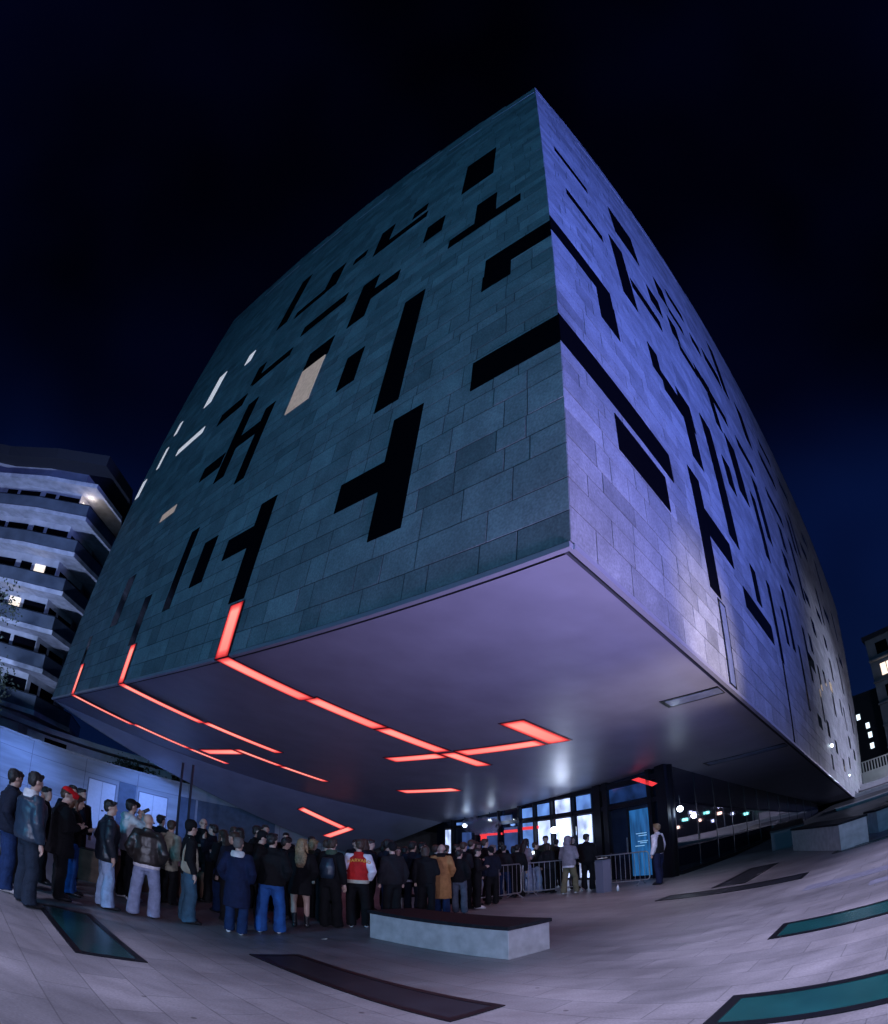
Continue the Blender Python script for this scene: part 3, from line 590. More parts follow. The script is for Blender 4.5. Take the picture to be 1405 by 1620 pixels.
# balcony tower -------------------------------------------------------------
tw = empty('apartment_tower', (-30, 36, 0)); tag(tw, 'rounded apartment tower with stacked white balconies at the left edge', 'building')
base = [(-26.1, 30.3), (-26.2, 34.6), (-29.5, 40.5), (-46, 44), (-52, 30), (-44, 26.5), (-35.7, 28.9), (-30.5, 29.3)]
cx, cy = -36, 35
def ring(scale, z): return [(cx + (x - cx) * scale + 30, cy + (y - cy) * scale - 36, z) for x, y in base]
SLABW = mat('white_balcony_slab', (.44, .45, .50), .7, noise=.28, nscale=1.5)
TWALL = mat('tower_wall', (.40, .40, .42), .8, noise=.25, nscale=.9)
RAIL = mat('smoked_balcony_glass', (.09, .11, .14), .3, noise=.3, nscale=.8)
lev = [22.65, 19.9, 17.05, 14.1, 11.3, 8.6, 5.8]
for i, z_ in enumerate(lev):
    MB().prism(ring(1.0, z_ - .16), (0, 0, .32)).build('balcony_slab', SLABW, tw)
    zz = z_ - (2.9 if i < len(lev) - 1 else 5.8)
    mb = MB().prism(ring(.80, zz + .16), (0, 0, z_ - .16 - zz - .16)); mb.build('wall', TWALL, tw)
    # parapet glass + rail above each slab
    if i > 0:
        rg = ring(.985, z_ + .17); mb = MB(); n_ = len(rg)
        for k_ in range(n_):
            a_, b_ = Vector(rg[k_]), Vector(rg[(k_ + 1) % n_]); mb.poly([a_, b_, b_ + Vector((0, 0, .95)), a_ + Vector((0, 0, .95))])
        mb.build('balustrade', RAIL, tw)
        mb = MB(); rg2 = [tuple(Vector(q) + Vector((0, 0, .98))) for q in rg]; mb.tube(rg2 + [rg2[0]], .035, 6); mb.build('hand_rail', FRAME, tw)
        for k_, (fx, wdt) in enumerate(((.25, 1.6), (.6, 1.5), (.85, 1.0))):
            for (ia, ib) in ((7, 0), (0, 1), (6, 7)):
                w8 = ring(.802, z_ + .3); a_, b_ = Vector(w8[ia]), Vector(w8[ib]); d_ = (b_ - a_); 
                if d_.length < 1.5: continue
                dn = d_.normalized(); no = Vector((dn.y, -dn.x, 0)); c_ = a_ + d_ * fx
                lit = (ia, i, k_) in ((7, 3, 1), (0, 1, 0), (7, 4, 0))
                mm = mat('tower_lit_window', (.8, .75, .6), .5, emit=(1.0, .86, .72), es=1.1) if lit else BLACKGLASS
                hw = min(wdt / 2, d_.length * .13)
                MB().prism([tuple(c_ - dn * hw), tuple(c_ + dn * hw), tuple(c_ + dn * hw + Vector((0, 0, 1.9))), tuple(c_ - dn * hw + Vector((0, 0, 1.9)))], tuple(no * .05 * (1 if no.dot(Vector((0, -1, 0))) > 0 else -1))).build('window', mm, tw)
DR = mat('dark_roof', (.02, .022, .03), .7)
MB().prism(ring(.78, 22.82), (0, 0, 1.6)).build('penthouse', TWALL, tw)
MB().prism(ring(1.02, 24.4), (0, 0, .9)).build('roof', DR, tw)
# warm balcony lamps
for (x_, y_, z_) in ((-31.5, 30.6, 13.3), (-27.4, 31.6, 22.1), (-34.0, 30.2, 10.6)):
    l = bpy.data.lights.new('balcony_lamp', 'POINT'); l.energy = 22; l.color = (1, .85, .75); l.shadow_soft_size = .15
    lo = bpy.data.objects.new('balcony_lamp', l); COL.objects.link(lo); lo.location = (x_, y_, z_)
# cold light on the tower
lamp("tower_wash", 'SPOT', (-24, 10, 1), (-31, 30, 15), 24000, (.42, .56, 1.0), spot_size=R(70), spot_blend=.8, shadow_soft_size=.5)

# trees behind the low wall --------------------------------------------------
LEAF = mat('dark_leaves', (.045, .06, .04), .7, noise=.4, nscale=3); BARK = mat('bark', (.06, .05, .045), .9)
def tree(loc, h, cr_, label):
    t = empty('tree', loc); tag(t, label, 'tree', 'trees behind the low wall')
    mb = MB(); mb.tube([(0, 0, 0), (.1, 0, h * .35), (.0, .1, h * .6), (.1, 0, h * .9)], [.16, .12, .08, .03], 8)
    tips = []
    for i in range(14):
        a = random.uniform(0, 6.28); z_ = random.uniform(.35, .8) * h; e_ = Vector((math.cos(a), math.sin(a), random.uniform(.2, .9))) * cr_ * random.uniform(.5, 1)
        mb.tube([(0, 0, z_), tuple(Vector((0, 0, z_)) + e_ * .5 + Vector((0, 0, .1))), tuple(Vector((0, 0, z_)) + e_)], [.05, .03, .01], 5); tips.append(Vector((0, 0, z_)) + e_)
    mb.build('trunk', BARK, t)
    V = []; F = []
    for tp in tips:
        for q in range(110):
            c = tp + Vector(rng.normal(0, cr_ * .22, 3)); s_ = random.uniform(.06, .13); a = Vector(rng.normal(0, 1, 3)).normalized(); b = a.orthogonal().normalized(); n = len(V)
            V += [c - a * s_, c + b * s_ * .5, c + a * s_, c - b * s_ * .5]; F.append((n, n + 1, n + 2, n + 3))
    mesh('crown', V, F, LEAF, t)
for i, (x_, y_, h_, c_, lb) in enumerate(((-24.6, 22.6, 12.2, 1.9, 'tall dark leafy tree at the left edge in front of the balconies'), (-17.0, 36.5, 5.6, 2.0, 'round dark tree beyond the low wall under the overhang'), (-12.5, 39.5, 5.2, 2.0, 'bushy dark tree beyond the low wall near the sloping underside'), (-20.5, 33.5, 5.0, 1.6, 'small dark tree behind the wall at the end of the canopy'))):
    tree((x_, y_, 0), h_, c_, lb)

# background right ------------------------------------------------------------
def pol(az, d, z=0): return Vector((d * math.sin(R(az)), d * math.cos(R(az)), z))
p = pol(44.5, 82); o = empty('apartment_block', p, -R(45)); tag(o, 'plain dark apartment block with one warm window at the right edge', 'building')
BK = mat('block_render', (.20, .22, .23), .85, noise=.2, nscale=.6)
MB().box(-8.3, 12, 0, 12, 0, 19.6).build('wall', BK, o); MB().box(-8.6, 12.3, -.5, 12.3, 19.6, 20.2).build('roof', DR, o)
WARM = mat('warm_window', (.9, .8, .6), .5, emit=(1, .78, .62), es=1.5)
for fl_ in range(6):
    z_ = 2.2 + fl_ * 2.95
    MB().box(-8.3, 12, -1.2, 0, z_ - .5, z_ - .3).build('balcony', BK, o)
    for k_ in range(6):
        x_ = -7 + k_ * 3.1; lit = (fl_ == 4 and k_ == 0) or (fl_ == 0 and k_ == 0)
        f_ = MB().box(x_, x_ + 1.7, -.04, -.0, z_ + .3, z_ + 1.9).build('window', WARM if lit else BLACKGLASS, o)
        if lit: MB().box(x_ + .8, x_ + .9, -.06, -.041, z_ + .3, z_ + 1.9).build('mullion', FRAME, f_)
o = empty('dark_house', pol(37.6, 88), -R(37.5)); tag(o, 'narrow unlit block with a column of small lit windows beyond the far end', 'building')
MB().box(-3.2, 3, 0, 9, 0, 13.5).build('wall', mat('unlit_render', (.03, .032, .04), .9), o); MB().box(-3.4, 3.2, -.2, 9.2, 13.5, 13.8).build('roof', DR, o)
COOL = mat('cool_window', (.9, .9, .9), .5, emit=(.75, .9, 1), es=1.6)
for x_, z_ in ((-1.9, 10.2), (-.8, 8.6), (-.7, 7.2), (-.7, 5.6)): MB().box(x_, x_ + .55, -.05, .0, z_, z_ + .8).build('window', COOL, o)
o = empty('retaining_wall', pol(35.0, 60), -R(24)); tag(o, 'pale retaining wall with a vertical-bar parapet beyond the far end', 'wall')
PALE = mat('pale_stone_wall', (.42, .40, .42), .8, noise=.15, nscale=1)
MB().box(-3, 6, 0, .4, -1, 2.35).build('wall_face', PALE, o)
mb = MB()
for i in range(30): mb.box(-3 + i * .3, -2.88 + i * .3, .1, .2, 2.35, 3.3)
mb.box(-3, 6, .06, .24, 3.3, 3.4); mb.build('railing', PALE, o)
for i, (az_, d_, z_, w_) in enumerate(((36.6, 52, 1.2, 7), (37.5, 44, .75, 6), (38.0, 36, .4, 6))):
    s = empty('stone_ledge', pol(az_, d_), -R(30)); tag(s, ['farthest and tallest of the pale stone ledges at the right edge', 'middle pale stone ledge stepping up at the right edge', 'nearest and lowest pale stone ledge at the right edge'][i], 'ledge', 'stepped stone ledges')
    MB().box(-w_ / 2, w_, 0, 2.2, 0, z_).build('step', PALE, s); MB().box(-w_ / 2 - .05, w_ + .05, -.05, 2.25, z_ + .002, z_ + .1).build('coping', CONC, s)
# path ramp that climbs beside the far end
rp = MB().poly([(9.5, 22, .01), (13.0, 19, .01), (40, 44, 1.0), (33, 46, 1.0)]).build('ramp', mat('ramp_asphalt', (.10, .10, .115), .5, noise=.3, nscale=1.2)); rp['kind'] = 'structure'
# street lamp beyond the ledges, plus unseen ones added for glass reflections
def street_lamp(loc, h, label, col=(.85, .9, 1.0), en_=220, s_=16):
    t = empty('street_lamp', loc); tag(t, label, 'street lamp', 'street lamps')
    MB().tube([(0, 0, 0), (0, 0, h * .5), (0, 0, h)], [.09, .07, .05], 10).build('pole', DARKSTEEL, t, True)
    MB().tube([(0, 0, h), (.35, 0, h + .12), (.7, 0, h + .1)], .035, 8).build('arm', DARKSTEEL, t)
    mb = MB(); sphere(mb, (.75, 0, h + .02), (.24, .16, .10), 12, 8)
    mb.build('lamp_head', mat('street_lamp_lens_%s' % str(col[0]), (1, 1, 1), .4, emit=col, es=s_), t, True)
    l = bpy.data.lights.new('street_lamp_light', 'POINT'); l.energy = en_; l.color = col; l.shadow_soft_size = .2
    lo = bpy.data.objects.new('street_lamp_light', l); COL.objects.link(lo); lo.parent = t; lo.location = (.75, 0, h - .2)
street_lamp(pol(38.7, 56), 2.6, 'street lamp with a greenish lens beyond the stone ledges', (.6, 1.0, .8), 90)
for i, (x_, y_, h_) in enumerate(((32.5, 28.0, 2.9), (33.5, 31, 2.5), (35, 34, 3.0), (37, 37.8, 2.5), (38.5, 41, 2.7), (41, 46, 2.5), (50, 33, 4.0), (53, 40, 4.2), (56, 47, 4.4))):
    street_lamp((x_, y_, 0), h_, 'unseen lamp added on the side street for the glass to mirror', (.62, .60, 1.0) if i % 3 else (.9, .8, 1.0), 240, 60)
o = empty('street_parapet', (33.5, 25, 0), math.atan2(26, 12.5)); tag(o, 'long pale parapet along the side street mirrored in the dark glass', 'wall')
MB().box(0, 30, 0, .3, .05, .62).build('parapet', PALE, o)
o = empty('reflection_row', (54, 26, 0), math.atan2(30, 12)); tag(o, 'unseen dark row with small glowing panels added for the glass to mirror', 'building')  # added out of view; its panels supply the mirrored lights
MB().box(0, 34, -8, 0, 0, 6).build('wall', mat('unlit_render', (.03, .032, .04), .9), o)
for k_ in range(26):
    z_ = 1.3 + (k_ * 7 % 5) * .42
    MB().box(1 + k_ * 1.25, 1.4 + k_ * 1.25 + (k_ % 3) * .25, 0, .05, z_, z_ + .35).build('window', mat('reflection_glow_%d' % (k_ % 3), (.5, .5, .5), .5, emit=((.45, .5, .9), (.9, .55, .5), (.2, .75, .8))[k_ % 3], es=14), o)
# puff of smoke hanging before the entrance
def smoke(loc, r):
    mb = MB(); sphere(mb, (0, 0, 0), (r * 1.5, r, r * .8), 16, 10); m = bpy.data.materials.new('smoke_volume'); m.use_nodes = True; n = m.node_tree
    n.nodes.remove(n.nodes['Principled BSDF']); pv = n.nodes.new('ShaderNodeVolumePrincipled'); t = n.nodes.new('ShaderNodeTexCoord'); z = n.nodes.new('ShaderNodeTexNoise')
    z.inputs['Scale'].default_value = 3.2; z.inputs['Detail'].default_value = 4; n.links.new(t.outputs['Object'], z.inputs[0])
    ln = n.nodes.new('ShaderNodeVectorMath'); ln.operation = 'LENGTH'; mp = n.nodes.new('ShaderNodeMapping'); mp.inputs['Scale'].default_value = (1 / (1.5 * r), 1 / r, 1 / (.8 * r))
    n.links.new(t.outputs['Object'], mp.inputs[0]); n.links.new(mp.outputs[0], ln.inputs[0])
    sb = n.nodes.new('ShaderNodeMath'); sb.operation = 'SUBTRACT'; n.links.new(z.outputs[0], sb.inputs[0])
    ml = n.nodes.new('ShaderNodeMath'); ml.operation = 'MULTIPLY'; ml.inputs[1].default_value = .55; n.links.new(ln.outputs['Value'], ml.inputs[0]); n.links.new(ml.outputs[0], sb.inputs[1])
    mx = n.nodes.new('ShaderNodeMath'); mx.operation = 'MULTIPLY'; mx.use_clamp = False; mx.inputs[1].default_value = 26; n.links.new(sb.outputs[0], mx.inputs[0])
    m0 = n.nodes.new('ShaderNodeMath'); m0.operation = 'MAXIMUM'; m0.inputs[1].default_value = 0; n.links.new(mx.outputs[0], m0.inputs[0])
    n.links.new(m0.outputs[0], pv.inputs['Density']); pv.inputs['Color'].default_value = (.9, .8, 1, 1)
    n.links.new(pv.outputs[0], n.nodes['Material Output'].inputs['Volume'])
    o = mb.build('smoke', m); o.location = loc; tag(o, 'thin mauve puff of smoke over the crowd before the entrance', 'smoke', kind='stuff')
p = E0 + ed * EL * .60 + en * 1.1; smoke((p.x, p.y, 2.65), .62)

# wall lamps on the right face
WL_ = [(24.9, 1.75, .06, 'small bright round wall lamp on the far right facade'), (33.6, 1.2, .035, 'faint tiny wall lamp farther along the right facade')]
for b_, c_, r_, lb in WL_:
    P = BM @ Vector((b_, -.15, c_)); t = empty('wall_lamp', P); tag(t, lb, 'lamp', 'wall lamps on the right facade')
    mb = MB(); sphere(mb, (0, 0, 0), r_ * 1.4, 12, 8); mb.build('bulb', BULB, t, True); MB().box(-.05, .05, -.05, .05, -.02, .02).build('bracket', FRAME, t)
#PEOPLE#
# ------------------------------------------------------------ people
def skin_mat(i):
    return mat('skin_tone_%s' % ('abc'[i]), ((.50, .33, .26), (.40, .25, .19), (.20, .12, .09))[i], .5, noise=.08, nscale=14)
def cloth(name, col, rough=.85, leather=False):
    return mat(name, col, .38 if leather else rough, noise=.22, nscale=9, bump=.5 if not leather else .35, bscale=26 if not leather else 14, spec=.5 if leather else .25)
_tex = bpy.data.textures.new('cloth_folds', 'CLOUDS'); _tex.noise_scale = .11; _tex.noise_depth = 2
_tex2 = bpy.data.textures.new('hair_locks', 'CLOUDS'); _tex2.noise_scale = .035; _tex2.noise_depth = 1
POSE = dict(turn=0, nod=0, sway=0)
def posed(vs):
    out = []; T_, N_, W_ = POSE['turn'], POSE['nod'], POSE['sway']
    for x, y, z in vs:
        k_ = min(1, max(0, (z - 1.49) / .08)); k_ = k_ * k_ * (3 - 2 * k_)
        if k_ > 0:
            a = T_ * k_; x, y = x * math.cos(a) - y * math.sin(a), x * math.sin(a) + y * math.cos(a)
            a = N_ * k_; dz = z - 1.52; y, z = y * math.cos(a) + dz * math.sin(a), 1.52 - y * math.sin(a) + dz * math.cos(a)
        out.append((x + W_ * math.sin(min(z, 1.8) * 1.75), y, z))
    return out
def fuse(name, mb, m, parent, vox, smooth=3, disp=0, tex=None):
    """melt the overlapping volumes of one garment or body into one continuous surface"""
    me = bpy.data.meshes.new(name); me.from_pydata(posed(mb.v), [], mb.f); me.update()
    bm = bmesh.new(); bm.from_mesh(me); bmesh.ops.recalc_face_normals(bm, faces=bm.faces); bm.to_mesh(me); bm.free()
    o = bpy.data.objects.new(name, me); COL.objects.link(o)
    r = o.modifiers.new('r', 'REMESH'); r.mode = 'VOXEL'; r.voxel_size = vox
    if smooth: s_ = o.modifiers.new('s', 'SMOOTH'); s_.factor = .5; s_.iterations = smooth
    if disp: d = o.modifiers.new('d', 'DISPLACE'); d.texture = tex or _tex; d.strength = disp; d.mid_level = .5; d.texture_coords = 'GLOBAL'
    dg = bpy.context.evaluated_depsgraph_get(); dg.update()
    ev = bpy.data.meshes.new_from_object(o.evaluated_get(dg)); bpy.data.objects.remove(o); bpy.data.meshes.remove(me)
    ev.name = name; ev.polygons.foreach_set('use_smooth', [True] * len(ev.polygons)); ev.materials.clear()
    return link(name, ev, parent, m)
def etube(mb, pts, rad, seg=14):
    """vertical-ish elliptical loft: rad = list of (rx, ry)"""
    n0 = len(mb.v); k = len(pts)
    for (x, y, z), (rx, ry) in zip(pts, rad):
        for j in range(seg):
            q = 2 * math.pi * j / seg; mb.v.append((x + rx * math.cos(q), y + ry * math.sin(q), z))
    for i in range(k - 1):
        for j in range(seg):
            j2 = (j + 1) % seg; mb.f.append((n0 + i * seg + j, n0 + i * seg + j2, n0 + (i + 1) * seg + j2, n0 + (i + 1) * seg + j))
    mb.f.append(tuple(n0 + j for j in range(seg))[::-1]); mb.f.append(tuple(n0 + (k - 1) * seg + j for j in range(seg)))
ARMS = {  # elbow, wrist, hand direction for the right side (x > 0), facing +y
    'down': ((.245, -.035, 1.12), (.255, .05, .87), (0, .15, -1)),
    'pocket': ((.255, -.10, 1.14), (.215, .05, .97), (-.5, .6, -.6)),
    'phone': ((.235, -.01, 1.12), (.10, .24, 1.20), (-.3, .8, .4)),
    'chin': ((.205, .13, 1.15), (.075, .17, 1.41), (-.3, -.1, 1)),
    'drink': ((.27, .17, 1.30), (.10, .21, 1.50), (-.6, .0, .8)),
    'crossed': ((.255, .05, 1.13), (-.03, .20, 1.17), (-1, .1, .1)),
    'behind': ((.26, -.12, 1.14), (.08, -.20, 1.0), (-1, 0, -.2)),
}
def hand(mb, w, d, s, detail):
    w = Vector(w); d = Vector(d).normalized(); side = Vector((s, 0, 0)); side = (side - d * side.dot(d)); side = side.normalized() if side.length > .1 else Vector((0, 1, 0))
    nrm = d.cross(side).normalized(); side = nrm.cross(d)
    # palm
    c1 = w + d * .045; mb.tube([w, w + d * .04, w + d * .085], [.026, .036, .033], 8)
    if detail:
        for i, (off, ln) in enumerate(((-.028, .072), (-.009, .082), (.010, .077), (.028, .060))):
            b0 = w + d * .080 + side * off; k1 = b0 + d * ln * .5 + nrm * .004; k2 = b0 + d * ln + nrm * (.022 + .004 * i)
            mb.tube([b0 - d * .02, b0, k1, k2], [.0105, .0105, .0098, .0075], 6)
        t0 = w + d * .03 - side * .03; mb.tube([t0, t0 + d * .03 - side * .026, t0 + d * .062 - side * .03], [.013, .011, .009], 6)
def person(loc, face, Ht, label, top, legs, hair, arms=('down', 'down'), coat=None, baggy=1.0, bulk=1.0, skin=0, shoe=None, extras=None, style='jacket', near=True, stance=(0.0, .05), face_on=False, lean=0, bare=False, hem=None, sleeve=None):
    az = math.atan2(loc[0], loc[1]); heading = az + R(face)
    t = empty('person', (loc[0], loc[1], 0), -heading); tag(t, label, 'person', 'people queuing outside the building')
    s = Ht / 1.76; t.scale = (s, s, s); vox = .013 if near else .02
    hx = .105; st = .5 * bulk + .5
    POSE['turn'] = R(random.uniform(-28, 28)) if not face_on else 0; POSE['nod'] = R(random.choice((0, 4, -3, 8))) if 'phone' not in arms else R(14)
    POSE['sway'] = random.uniform(-.035, .035)
    if stance == (0.0, .05): stance = (random.uniform(-.06, .07), random.uniform(.0, .055))
    # skeleton
    feet = {}
    body = MB(); tr = MB(); jk = MB(); sh = MB()
    for sg, fy, spl in ((1, stance[0], stance[1]), (-1, -stance[0], stance[1] * .8)):
        A = (sg * (hx * .92 + spl * .75), fy, .09); K = (sg * (hx + spl * .55), fy * .5 + .03, .50); Hh = (sg * .09, 0, .92)
        feet[sg] = A
        body.tube([Hh, ((Hh[0] + K[0]) / 2, .012, .71), K, ((K[0] + A[0]) / 2, (K[1] + A[1]) / 2 - .02, .30), A], [.088, .078, .054, .052, .036], 10)
        body.tube([(A[0], A[1] - .03, .05), (A[0], A[1] + .06, .05), (A[0] + sg * .01, A[1] + .15, .035)], [.036, .04, .028], 8)
        if not bare:
            g_ = baggy
            tr.tube([Hh, ((Hh[0] + K[0]) / 2, .012, .71), (K[0], K[1], .5), ((K[0] + A[0]) / 2, (K[1] + A[1]) / 2 - .015, .30), (A[0], A[1] + .005, .12), (A[0], A[1] + .02, .045)],
                    [.108, .098 * (.6 + .4 * g_), .082 * g_, .086 * g_, .092 * g_, .095 * g_], 12)
        sh.v = []; sh.f = []
        sh = MB(); sh.tube([(A[0], A[1] - .07, .045), (A[0], A[1] - .02, .05), (A[0], A[1] + .07, .047), (A[0] + sg * .012, A[1] + .16, .038), (A[0] + sg * .014, A[1] + .215, .03)], [.040, .047, .046, .042, .022], 10)
        sh.v = [(x, y, max(z, .004)) for x, y, z in sh.v]
        if bare: sh.tube([(A[0], A[1], .04), (A[0], A[1], .30)], [.045, .055], 10)
        fuse('shoe', sh, shoe or SHOE_BLACK, t, .012 if near else .02, 1)
    # torso
    etube(body, [(0, 0, .88), (0, 0, .98), (0, 0, 1.10), (0, .005, 1.26), (0, 0, 1.40), (0, -.005, 1.46)], [(.15, .105), (.155, .105), (.135, .095), (.155, .11), (.165, .10), (.08, .065)])
    body.tube([(0, -.012, 1.42), (0, .0, 1.50), (0, .012, 1.57)], [.066, .055, .055], 10)
    # head
    hz = 1.645
    sphere(body, (0, -.008, hz + .015), (.077, .096, .092), 14, 10); sphere(body, (0, .030, hz - .055), (.058, .064, .070), 12, 8)
    sphere(body, (0, .070, hz - .098), (.028, .026, .020), 8, 6)
    body.tube([(0, .082, hz + .012), (0, .106, hz - .022), (0, .112, hz - .034)], [.009, .013, .012], 6)
    sphere(body, (0, .086, hz - .066), (.026, .014, .010), 8, 5)
    sphere(body, (0, .082, hz + .022), (.050, .016, .010), 8, 5)
    for sg in (1, -1): sphere(body, (sg * .079, -.006, hz - .012), (.010, .022, .032), 8, 6)
    # arms
    lift = .012 * (bulk - 1)
    for sg, nm in ((1, arms[0]), (-1, arms[1])):
        e_, w_, d_ = ARMS[nm]; Sx = (sg * .165, -.005, 1.405); Ex = (sg * e_[0] * st, e_[1], e_[2]); Wx = (sg * w_[0], w_[1], w_[2])
        body.tube([(sg * .10, 0, 1.40), Sx, Ex, Wx], [.06, .055, .040, .027], 10)
        if nm != 'pocket': hand(body, Wx, (sg * d_[0], d_[1], d_[2]), sg, near)
        rb = .012 * bulk
        if style != 'top':
            fw = [Ex[i] + (Wx[i] - Ex[i]) * .96 for i in range(3)]; md = [(Sx[i] + Ex[i]) / 2 for i in range(3)]
            slv = MB() if sleeve else jk
            slv.tube([(sg * .08, 0, 1.41), (Sx[0], Sx[1], Sx[2] + .004), md, Ex, [(Ex[i] + fw[i]) / 2 for i in range(3)], fw], [.072, .078 + rb, .072 + rb, .064 + rb, .056 + rb, .046 + rb * .6], 12)
            if sleeve: fuse('sleeve', slv, sleeve, t, .014 if near else .02, 3, .016)
        else:
            md = [(Sx[i] + Ex[i]) / 2 for i in range(3)]; jk.tube([(sg * .08, 0, 1.41), Sx, md], [.065, .066, .058], 10)
            if extras and 'longsleeve' in extras: jk.tube([md, Ex, Wx], [.058, .048, .034], 10)
    hemz = hem if hem is not None else (.86 if style in ('jacket', 'hoodie') else .90)
    B = bulk
    etube(jk, [(0, 0, hemz), (0, 0, hemz + .05), (0, 0, 1.08), (0, .005, 1.24), (0, 0, 1.38), (0, -.01, 1.455)],
          [(.172 * B, .128 * B), (.185 * B, .138 * B), (.178 * B, .134 * B), (.188 * B, .142 * B), (.185 * B, .128 * B), (.088, .075)], 20)
    if style in ('jacket', 'coat', 'hoodie'): etube(jk, [(0, -.01, 1.42), (0, -.012, 1.48), (0, -.014, 1.515)], [(.098, .088), (.088, .08), (.078, .072)], 14)
    if style == 'hoodie': sphere(jk, (0, -.09, 1.46), (.12, .085, .07), 12, 8)
    if coat: etube(jk, [(0, -.01, coat), (0, -.005, coat + .12), (0, 0, .85), (0, 0, 1.05)], [(.205 * B, .165 * B), (.205 * B, .16 * B), (.195 * B, .148 * B), (.175 * B, .13 * B)], 20)
    if not bare:
        etube(tr, [(0, 0, .80), (0, 0, .88), (0, 0, .98), (0, 0, 1.04)], [(.155, .118), (.172, .128), (.165, .12), (.145, .105)], 18)
        fuse('trousers', tr, legs, t, .015 if near else .024, 3, .02 if near else .015)
    fuse('body', body, skin_mat(skin), t, vox * .85 if near else .018, 1)
    fuse({'coat': 'coat', 'top': 'top', 'hoodie': 'hooded_top'}.get(style, 'jacket'), jk, top, t, .015 if near else .022, 3, .024 if near else .018)
    # hair
    kind, hm = hair
    if kind != 'bald':
        h = MB(); cap_m = hm
        if kind in ('short', 'curly', 'long', 'bun', 'capped', 'bob'):
            gr_ = {'curly': 1.16, 'capped': .99}.get(kind, 1.05)
            sphere(h, (0, -.022, hz + .040), (.086 * gr_, .096 * gr_, .080 * gr_), 14, 10); sphere(h, (0, -.050, hz - .01), (.078 * gr_, .062 * gr_, .078), 12, 8)
            if kind != 'capped': h.tube([(-.055, .052, hz + .088), (0, .074, hz + .092), (.055, .052, hz + .088)], [.022, .026, .022], 8)
            if kind == 'long':
                etube(h, [(0, -.06, 1.66), (0, -.085, 1.56), (0, -.115, 1.44), (0, -.155, 1.30), (0, -.165, 1.20)], [(.085, .05), (.095, .055), (.11, .05), (.10, .04), (.06, .025)], 14)
                for sg in (1, -1): h.tube([(sg * .07, .01, 1.66), (sg * .088, .01, 1.56), (sg * .10, .03, 1.44)], [.03, .03, .02], 8)
            if kind == 'bob':
                etube(h, [(0, -.04, 1.66), (0, -.05, 1.58), (0, -.055, 1.51)], [(.09, .07), (.098, .07), (.085, .055)], 14)
            if kind == 'bun': sphere(h, (0, -.07, hz + .13), .045, 10, 8)
        if kind == 'beanie':
            sphere(h, (0, -.018, hz + .045), (.094, .108, .10), 14, 10); sphere(h, (0, -.045, hz - .0), (.083, .07, .08), 12, 8)
        if kind == 'hood':
            sphere(h, (0, -.035, hz + .02), (.108, .115, .135), 14, 10); sphere(h, (0, -.07, hz - .11), (.11, .09, .09), 12, 8)
        nm_ = {'beanie': 'knit_hat', 'hood': 'hood'}.get(kind, 'hair')
        fuse(nm_, h, hm, t, .012 if near else .018, 2, .02 if kind not in ('beanie', 'hood') else .006, _tex2)
    if extras:
        for k_, m_ in extras.items():
            if k_ == 'cap':
                c = MB(); sphere(c, (0, -.012, hz + .055), (.090, .104, .078), 14, 10); c.v = [(x, y, max(z, hz + .04)) for x, y, z in c.v]
                dy = 1 if m_[1] else -1
                c.tube([(0, dy * .07, hz + .052), (0, dy * .12, hz + .045), (0, dy * .165, hz + .036)], [.055, .055, .035], 12)
                c.v = c.v; fuse('cap', c, m_[0], t, .011, 1)
            if k_ == 'collar':
                c = MB(); etube(c, [(0, -.02, 1.40), (0, -.03, 1.46), (0, -.035, 1.52)], [(.135, .11), (.125, .105), (.105, .09)], 18); fuse('collar', c, m_, t, .016, 2, .02)
            if k_ == 'shirt_hem':
                c = MB(); etube(c, [(0, 0, hemz - .05), (0, 0, hemz + .02)], [(.172 * B, .130 * B), (.172 * B, .13 * B)], 20); fuse('shirt_hem', c, m_, t, .016, 1, .01)
            if k_ == 'glasses':
                c = MB()
                for sg in (1, -1): c.tube([(sg * .034 + .024 * math.cos(q * .9), .097 - .004 * abs(math.cos(q * .9)), hz + .004 + .018 * math.sin(q * .9)) for q in range(8)], .003, 5); c.tube([(sg * .056, .09, hz + .006), (sg * .08, .0, hz + .004)], .003, 5)
                c.v = posed(c.v); c.build('glasses', FRAME, t)
            if k_ == 'scarf':
                c = MB(); etube(c, [(0, -.0, 1.44), (0, .0, 1.49), (0, .005, 1.54)], [(.115, .11), (.11, .105), (.09, .088)], 16); fuse('scarf', c, m_, t, .016, 2, .02)
            if k_ == 'skirt':
                c = MB(); etube(c, [(0, 0, .66), (0, 0, .78), (0, 0, .92), (0, 0, 1.02)], [(.185, .145), (.18, .14), (.165, .125), (.14, .11)], 20); fuse('skirt', c, m_, t, .016, 2, .02)
            if k_ == 'beard':
                c = MB(); sphere(c, (0, .045, hz - .085), (.055, .052, .042), 10, 8); fuse('beard', c, m_, t, .012, 1, .01, _tex2)
            if k_ == 'vest':
                c = MB(); etube(c, [(0, 0, .90), (0, 0, .98), (0, .0, 1.2), (0, 0, 1.36), (0, -.01, 1.44)], [(.192, .150), (.196, .152), (.20, .154), (.175, .135), (.11, .09)], 20); fuse('vest', c, m_, t, .018, 3, .015)
            if k_ == 'hemband':
                c = MB(); etube(c, [(0, 0, hemz - .03), (0, 0, hemz + .045)], [(.19 * B, .142 * B), (.195 * B, .147 * B)], 20); fuse('hem_band', c, m_, t, .014, 1)
    if face_on:
        for sg in (1, -1):
            c = MB(); sphere(c, (sg * .030, .080, hz - .003), (.012, .010, .006), 8, 6); c.v = posed(c.v); c.build('eye', EYE, t, True)
        c = MB(); sphere(c, (0, .0975, hz - .066), (.020, .006, .004), 8, 5); c.v = posed(c.v); c.build('mouth', LIP, t, True)
    return t
